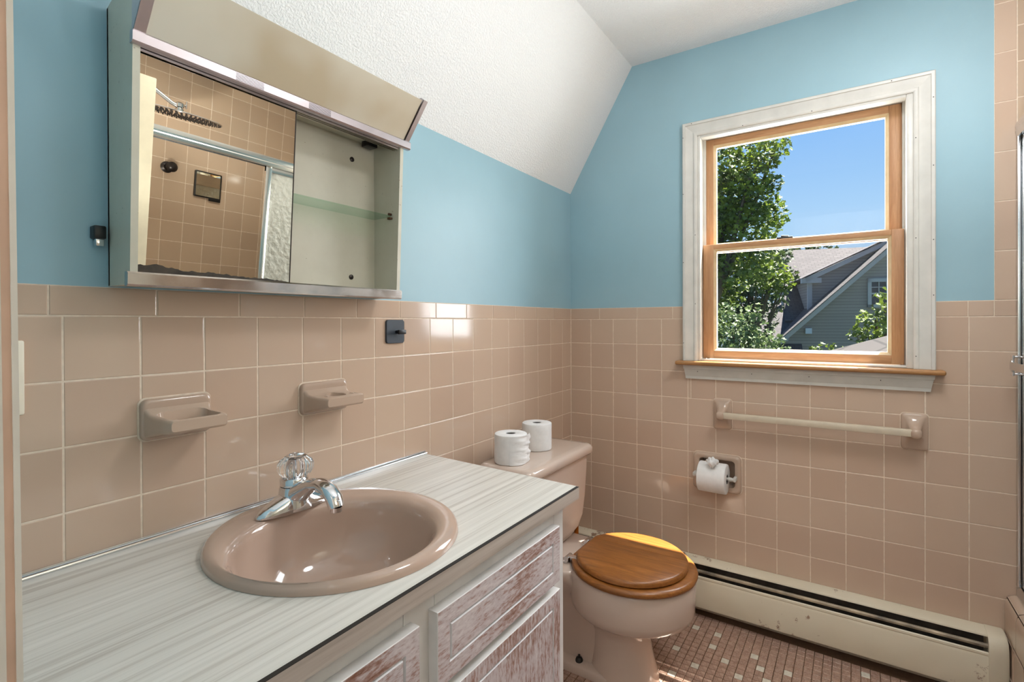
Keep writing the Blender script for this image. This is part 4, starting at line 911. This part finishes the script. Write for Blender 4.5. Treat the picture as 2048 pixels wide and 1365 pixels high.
bm = B(); tube(bm, [(-1.514, -1.885, 2.10), (-1.30, -1.885, 2.095), (-1.20, -1.885, 2.062), (-1.10, -1.885, 2.010), (-1.02, -1.885, 1.970), (-0.99, -1.885, 1.962)], 0.010, 14); lathe(bm, [(0.03, 0), (0.03, 0.004), (0.012, 0.012)], (-1.5155, -1.885, 2.10), 'x', 20); obj('shower_arm', bm, M_CHROME, sh, 50)
bm = B(); tube(bm, [(-0.985, -1.885, 1.965), (-0.955, -1.885, 1.978)], 0.005, 8); tube(bm, [(-0.955, -1.885, 1.962), (-0.955, -1.885, 1.996)], 0.004, 8); obj('swivel_lever', bm, M_CHROME, sh, 40)
fm_ = thing('shaving_mirror', 'small black-framed shaving mirror on the shower tile, seen in the cabinet mirror', 'mirror', (-0.682, -2.218, 1.58))
bm = B(); o_ = rrect(-0.6815, 1.652, 0.072, 0.072, 0.006); i_ = rrect(-0.6815, 1.652, 0.066, 0.066, 0.004)
loft(bm, [[(x, -2.2185, z) for x, z in o_], [(x, -2.206, z) for x, z in o_], [(x, -2.204, z) for x, z in i_], [(x, -2.208, z) for x, z in i_]], True, False)
box(bm, -0.672, -0.6095, -2.2185, -2.205, 1.566, 1.585, 0.003); obj('mirror_frame', bm, M_BLACK, fm_, 30)
bm = B(); loft(bm, [[(x, y, z) for x, z in rrect(-0.6815, 1.652, 0.0662, 0.0662, 0.004)] for y in (-2.210, -2.2075)]); obj('mirror_glass', bm, M_MIRROR, fm_, 0)
hk = thing('robe_hook', 'dark bronze round hook on the shower tile beside the shaving mirror', 'hook', (-0.893, -2.218, 1.70))
bm = B(); lathe(bm, [(0.030, -0.0005), (0.030, 0.006), (0.018, 0.012), (0.014, 0.04), (0.024, 0.054), (0.027, 0.067), (0.018, 0.077), (0.003, 0.080)], (-0.893, -2.2185, 1.703), 'y', 24); obj('hook_knob', bm, M_BRONZE, hk, 50)

# ================================================================== OUTDOORS
GZ = -3.2
bm = B(); box(bm, 0.6, 70, -45, 45, GZ-0.2, GZ); tag(obj('ground', bm, M_LAWN, None, 0), kind='structure')
E1, E2 = Vector((0.269, -0.963, 0)), Vector((0.963, 0.269, 0))
def hp(u, w, v): q = CAM+E1*u+E2*w; return Vector((q.x, q.y, v))
house = thing('house', 'grey shingled neighbour house with a cross gable and dormer beyond the trees', 'house', tuple(hp(8, 26, GZ)))
def uvbox(name, quad, thick, mat, parent, uax, vax):
    # quad: planar loop; UV in metres from two axes
    bm = B(); fs = poly_prism(bm, quad, thick); ul = bm.loops.layers.uv.new('UV')
    for f_ in bm.faces:
        for l_ in f_.loops: l_[ul].uv = (l_.vert.co.dot(uax), l_.vert.co.dot(vax))
    return obj(name, bm, mat, parent, 0)
ZV = Vector((0, 0, 1)); rk = (4.16-0.55)/(8.16-4.39)
gp = lambda u: 0.55+(u-4.39)*rk
gw = uvbox('gable_wall', [hp(3.3, 24, GZ), hp(16, 24, GZ), hp(16, 24, gp(10.2)-(16-10.2)*rk), hp(10.2, 24, gp(10.2)), hp(4.39, 24, 0.45), hp(4.39, 24, 0.30), hp(3.3, 24, 0.30)], E2*0.15, M_WALLSH, house, E1, ZV)
gw2 = uvbox('wing_side_wall', [hp(4.42, 24.1, GZ), hp(4.42, 30, GZ), hp(4.42, 30, 0.4), hp(4.42, 24.1, 0.4)], E1*0.15, M_WALLSH, house, E2, ZV)
dv = (E1*1.0+ZV*rk).normalized()
bm = B(); poly_prism(bm, [hp(4.25, 23.75, gp(4.25)+0.02), hp(10.2, 23.75, gp(10.2)+0.02), hp(10.2, 23.75, gp(10.2)-0.22), hp(4.25, 23.75, gp(4.25)-0.24)], E2*0.2); obj('rake_board', bm, M_EXT, house, 0)
uvbox('wing_roof', [hp(4.1, 23.7, gp(4.1)+0.0), hp(10.2, 23.7, gp(10.2)+0.0), hp(10.2, 25.2, gp(10.2)), hp(4.1, 29, gp(4.1))], ZV*0.04, M_ROOF, house, E2, dv)
bm = B(); poly_prism(bm, [hp(4.0, 23.7, 0.36), hp(4.55, 23.7, 0.36), hp(4.55, 23.7, 0.48), hp(4.0, 23.7, 0.48)], E2*0.3); obj('eave_return', bm, M_EXT, house, 0)
# dormer on the wing roof
dk = (4.55-3.22)/(8.47-5.77); dp = lambda u: 3.22+(u-5.77)*dk
uvbox('dormer_cheek', [hp(5.60, 25, gp(5.60)-0.2), hp(9.6, 25, gp(9.6)-0.2), hp(9.6, 25, dp(9.6)-0.1), hp(5.60, 25, dp(5.60)-0.1)], E2*0.12, M_WALLSH, house, E1, ZV)
uvbox('dormer_front', [hp(5.62, 25, 1.5), hp(5.62, 29.5, 1.5), hp(5.62, 29.5, 2.95), hp(5.62, 25, 2.95)], E1*0.1, M_WALLSH, house, E2, ZV)
bm = B(); poly_prism(bm, [hp(5.55, 24.93, 1.45), hp(5.72, 24.93, 1.6), hp(5.72, 24.93, 2.95), hp(5.55, 24.93, 2.95)], E2*0.15); obj('corner_board', bm, M_EXT, house, 0)
bm = B(); poly_prism(bm, [hp(5.45, 24.8, dp(5.45)+0.03), hp(9.6, 24.8, dp(9.6)+0.03), hp(9.6, 24.8, dp(9.6)-0.16), hp(5.45, 24.8, dp(5.45)-0.18)], E2*0.22); poly_prism(bm, [hp(5.3, 24.8, 2.86), hp(6.05, 24.8, 2.86), hp(6.05, 24.8, 3.08), hp(5.3, 24.8, 3.08)], E2*0.3); obj('dormer_rake', bm, M_EXT, house, 0)
uvbox('dormer_roof', [hp(5.3, 24.75, dp(5.3)+0.05), hp(9.6, 24.75, dp(9.6)+0.05), hp(9.6, 26, dp(9.6)+0.03), hp(5.3, 29.5, dp(5.3)+0.03)], ZV*0.05, M_ROOF, house, E2, E1)
# main block behind: ridge along E1, roof slope towards us
ms = (4.86-1.9)/(30-26.2); mz = lambda w: 4.86-(30-w)*ms
uvbox('main_roof', [hp(5.55, 30, 4.86), hp(14, 30, 4.86), hp(14, 25.2, mz(25.2)), hp(4.7, 25.2, mz(25.2))], ZV*0.12, M_ROOF, house, E1, (E2+ZV*ms).normalized())
uvbox('end_wall', [hp(5.0, 25.4, GZ), hp(5.55, 31.5, GZ), hp(5.55, 31.5, 3.4), hp(5.55, 30, 4.75), hp(5.0, 26.2, 1.8), hp(5.0, 25.4, 1.3)], E1*0.15, M_WALLSH, house, E2, ZV)
bm = B(); poly_prism(bm, [hp(4.72, 26.1, 1.95), hp(4.78, 26.4, 1.95), hp(4.78, 26.4, 3.1), hp(4.72, 26.1, 3.1)], E1*0.1); obj('end_trim', bm, M_EXT, house, 0)
uvbox('low_roof', [hp(3.0, 26.5, 1.97), hp(5.4, 26.5, 1.97), hp(5.0, 23.0, -0.6), hp(2.6, 23.0, -0.6)], ZV*0.1, M_ROOF, house, E1, (E2+ZV*0.73).normalized())
hw = thing('house_window', None, None, tuple(hp(7.9, 23.95, 2.3))); hw.parent = house; hw.location = hp(7.9, 23.95, 2.3)-org(house)
bm = B()
for u0, u1, v0, v1 in ((7.48, 8.85, 1.74, 1.87), (7.48, 8.85, 2.78, 2.92), (7.48, 7.61, 1.74, 2.92), (8.72, 8.85, 1.74, 2.92), (7.61, 8.72, 2.28, 2.34)): poly_prism(bm, [hp(u0, 23.9, v0), hp(u1, 23.9, v0), hp(u1, 23.9, v1), hp(u0, 23.9, v1)], E2*0.12)
for u in (7.86, 8.12, 8.38): poly_prism(bm, [hp(u, 23.93, 2.34), hp(u+0.03, 23.93, 2.34), hp(u+0.03, 23.93, 2.78), hp(u, 23.93, 2.78)], E2*0.05)
poly_prism(bm, [hp(7.61, 23.93, 2.55), hp(8.72, 23.93, 2.55), hp(8.72, 23.93, 2.58), hp(7.61, 23.93, 2.58)], E2*0.05)
obj('window_frame', bm, M_EXT, hw, 0)
bm = B(); poly_prism(bm, [hp(7.58, 23.97, 1.84), hp(8.75, 23.97, 1.84), hp(8.75, 23.97, 2.82), hp(7.58, 23.97, 2.82)], E2*0.02); obj('window_pane', bm, M_EXTDARK, hw, 0)
bm = B(); poly_prism(bm, [hp(5.23, 23.88, 0.67), hp(5.47, 23.88, 0.67), hp(5.47, 23.88, 0.9), hp(5.23, 23.88, 0.9)], E2*0.12); obj('wall_vent', bm, M_VENT, house, 0)
# own porch roof at the lower right of the view
por = thing('porch_roof', 'near brown shingled porch roof corner low outside the window', 'roof', (5, -1.6, 0.2))
uvbox('roof_slope', [(4.2, -0.20, 0.62), (4.2, -3.2, 1.62), (2.9, -3.2, 0.85), (2.9, -0.20, -0.15)], (0.02, 0, -0.08), M_NEARROOF, por, Vector((0.55, -0.83, 0.2)), Vector((0.75, 0.55, 0.5)))

# trees: each leaf a folded maple-like blade, joined per crown
LEAF = [(0, -0.5), (0.16, -0.22), (0.48, -0.18), (0.36, 0.02), (0.5, 0.22), (0.22, 0.2), (0, 0.55), (-0.22, 0.2), (-0.5, 0.22), (-0.36, 0.02), (-0.48, -0.18), (-0.16, -0.22)]
def foliage(name, blobs, dens, size, mat, parent, seed):
    rnd = random.Random(seed); vs, fs = [], []
    for (c, r) in blobs:
        n = int(dens*r*r)
        for _ in range(n):
            while True:
                p = Vector((rnd.uniform(-1, 1), rnd.uniform(-1, 1), rnd.uniform(-1, 1)))
                if p.length <= 1 and (p.length > 0.55 or rnd.random() < 0.25): break
            p = Vector(c)+p*r
            nrm = Vector((rnd.gauss(-0.15, .5), rnd.gauss(-0.15, .5), rnd.gauss(0.55, .45))).normalized()
            a = nrm.orthogonal().normalized(); a.rotate(Matrix.Rotation(rnd.uniform(0, 2*PI), 3, nrm)); b = nrm.cross(a); s = size*rnd.uniform(0.65, 1.25)
            i0 = len(vs); vs.append(p+nrm*s*-0.06)
            for (x, y) in LEAF: vs.append(p+a*(x*s)+b*(y*s)+nrm*(abs(x)*s*0.22))
            m = len(LEAF)
            for k in range(m): fs.append((i0, i0+1+k, i0+1+(k+1) % m))
    me = bpy.data.meshes.new(name); o0 = org(parent); me.from_pydata([tuple(v-o0) for v in vs], [], fs); me.materials.append(mat)
    o = bpy.data.objects.new(name, me); COL.objects.link(o); o.parent = parent; o['kind'] = 'stuff'; return o
def pix(px, py, X):
    d = r2*((px-1024)/1004.546)+u2*(-(py-649.66)/1004.546)+fw; return CAM+d*((X-CAM.x)/d.x)
def tree(name, label, X, blobs, dens, size, mat, seed, trunk, cat='tree'):
    k = 1004.546/ (X-CAM.x)/1.0*math.cos(0.5)
    bl = [(pix(px, py, X+dx), r/k*1.0) for px, py, r, dx in blobs]
    base = pix(trunk[0], 650, X); base.z = GZ
    t_ = thing(name, label, cat, tuple(base))
    foliage('foliage', bl, dens, size, mat, t_, seed)
    bm = B(); top = bl[0][0]; tube(bm, [base, Vector((base.x, base.y, GZ+0.6*(top.z-GZ))), top], [trunk[1], trunk[1]*0.8, trunk[1]*0.3], 10)
    for c, r in bl[1:6]: tube(bm, [base+Vector((0, 0, 0.5*(c.z-GZ))), c], [trunk[1]*0.4, trunk[1]*0.12], 6)
    obj('trunk', bm, M_BARK, t_, 50); return t_
tree('maple_tree', 'tall leafy maple close to the window on the left of the sky', 12.0,
     [(1440, 400, 55, 0), (1410, 330, 60, 0), (1470, 325, 42, .3), (1520, 305, 34, 0), (1552, 296, 24, .2), (1500, 350, 36, -.3), (1545, 365, 17, 0), (1470, 400, 50, .4), (1515, 405, 32, 0), (1550, 428, 22, -.2), (1500, 455, 40, 0), (1450, 470, 55, .5), (1535, 460, 22, .3), (1400, 520, 70, .5), (1470, 530, 42, 0), (1520, 525, 30, .4), (1390, 430, 70, 0), (1395, 620, 60, .6), (1450, 575, 38, .8)],
     900, 0.135, M_LEAF, 3, (1415, 0.22))
tree('dark_tree', 'dark green tree between the maple and the house', 19.0,
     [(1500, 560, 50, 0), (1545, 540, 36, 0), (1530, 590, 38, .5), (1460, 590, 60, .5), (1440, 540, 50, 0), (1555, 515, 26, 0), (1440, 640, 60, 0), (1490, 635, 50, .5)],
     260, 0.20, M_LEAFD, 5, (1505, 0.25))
tree('sunlit_bough_tree', 'yellow-green leafy bough hanging in front of the house corner', 14.0,
     [(1548, 548, 24, 0), (1565, 565, 18, 0), (1530, 562, 22, 0), (1575, 555, 9, 0), (1515, 545, 20, .3), (1555, 585, 14, 0)],
     520, 0.15, M_LEAF, 8, (1500, 0.1))
tree('pale_shrub', 'pale round shrub low at the left under the maple', 9.0,
     [(1465, 665, 34, 0), (1500, 655, 26, 0), (1440, 690, 36, 0), (1490, 690, 34, 0), (1530, 690, 26, 0), (1556, 690, 17, 0), (1510, 625, 15, 0), (1475, 630, 20, .2), (1445, 620, 16, .3), (1500, 720, 50, 0), (1440, 730, 50, 0)],
     900, 0.10, M_LEAFP, 11, (1480, 0.08), 'shrub')
tree('right_shrub', 'leafy bush rising in front of the neighbour window on the right', 9.5,
     [(1752, 640, 26, 0), (1770, 610, 20, 0), (1735, 660, 20, 0), (1715, 672, 14, 0), (1775, 590, 10, 0), (1790, 640, 30, 0), (1750, 685, 30, 0), (1780, 690, 40, 0)],
     560, 0.11, M_LEAF, 13, (1765, 0.06), 'shrub')
tree('low_hedge', 'bush tips just above the window bottom by the porch roof', 8.5,
     [(1648, 702, 14, 0), (1672, 700, 10, 0), (1630, 706, 12, 0), (1690, 712, 14, 0), (1655, 725, 24, 0)],
     900, 0.09, M_LEAF, 17, (1655, 0.05), 'hedge')
tree('far_trees', 'hazy distant tree line behind the house roof', 46.0,
     [(1600, 506, 16, 0), (1625, 503, 14, 0), (1650, 505, 13, 0), (1575, 506, 18, 0), (1550, 505, 20, 0), (1668, 506, 10, 0), (1530, 510, 24, 0), (1610, 520, 20, 0), (1580, 525, 26, 0)],
     40, 0.5, M_LEAFD, 19, (1600, 0.5), 'trees')
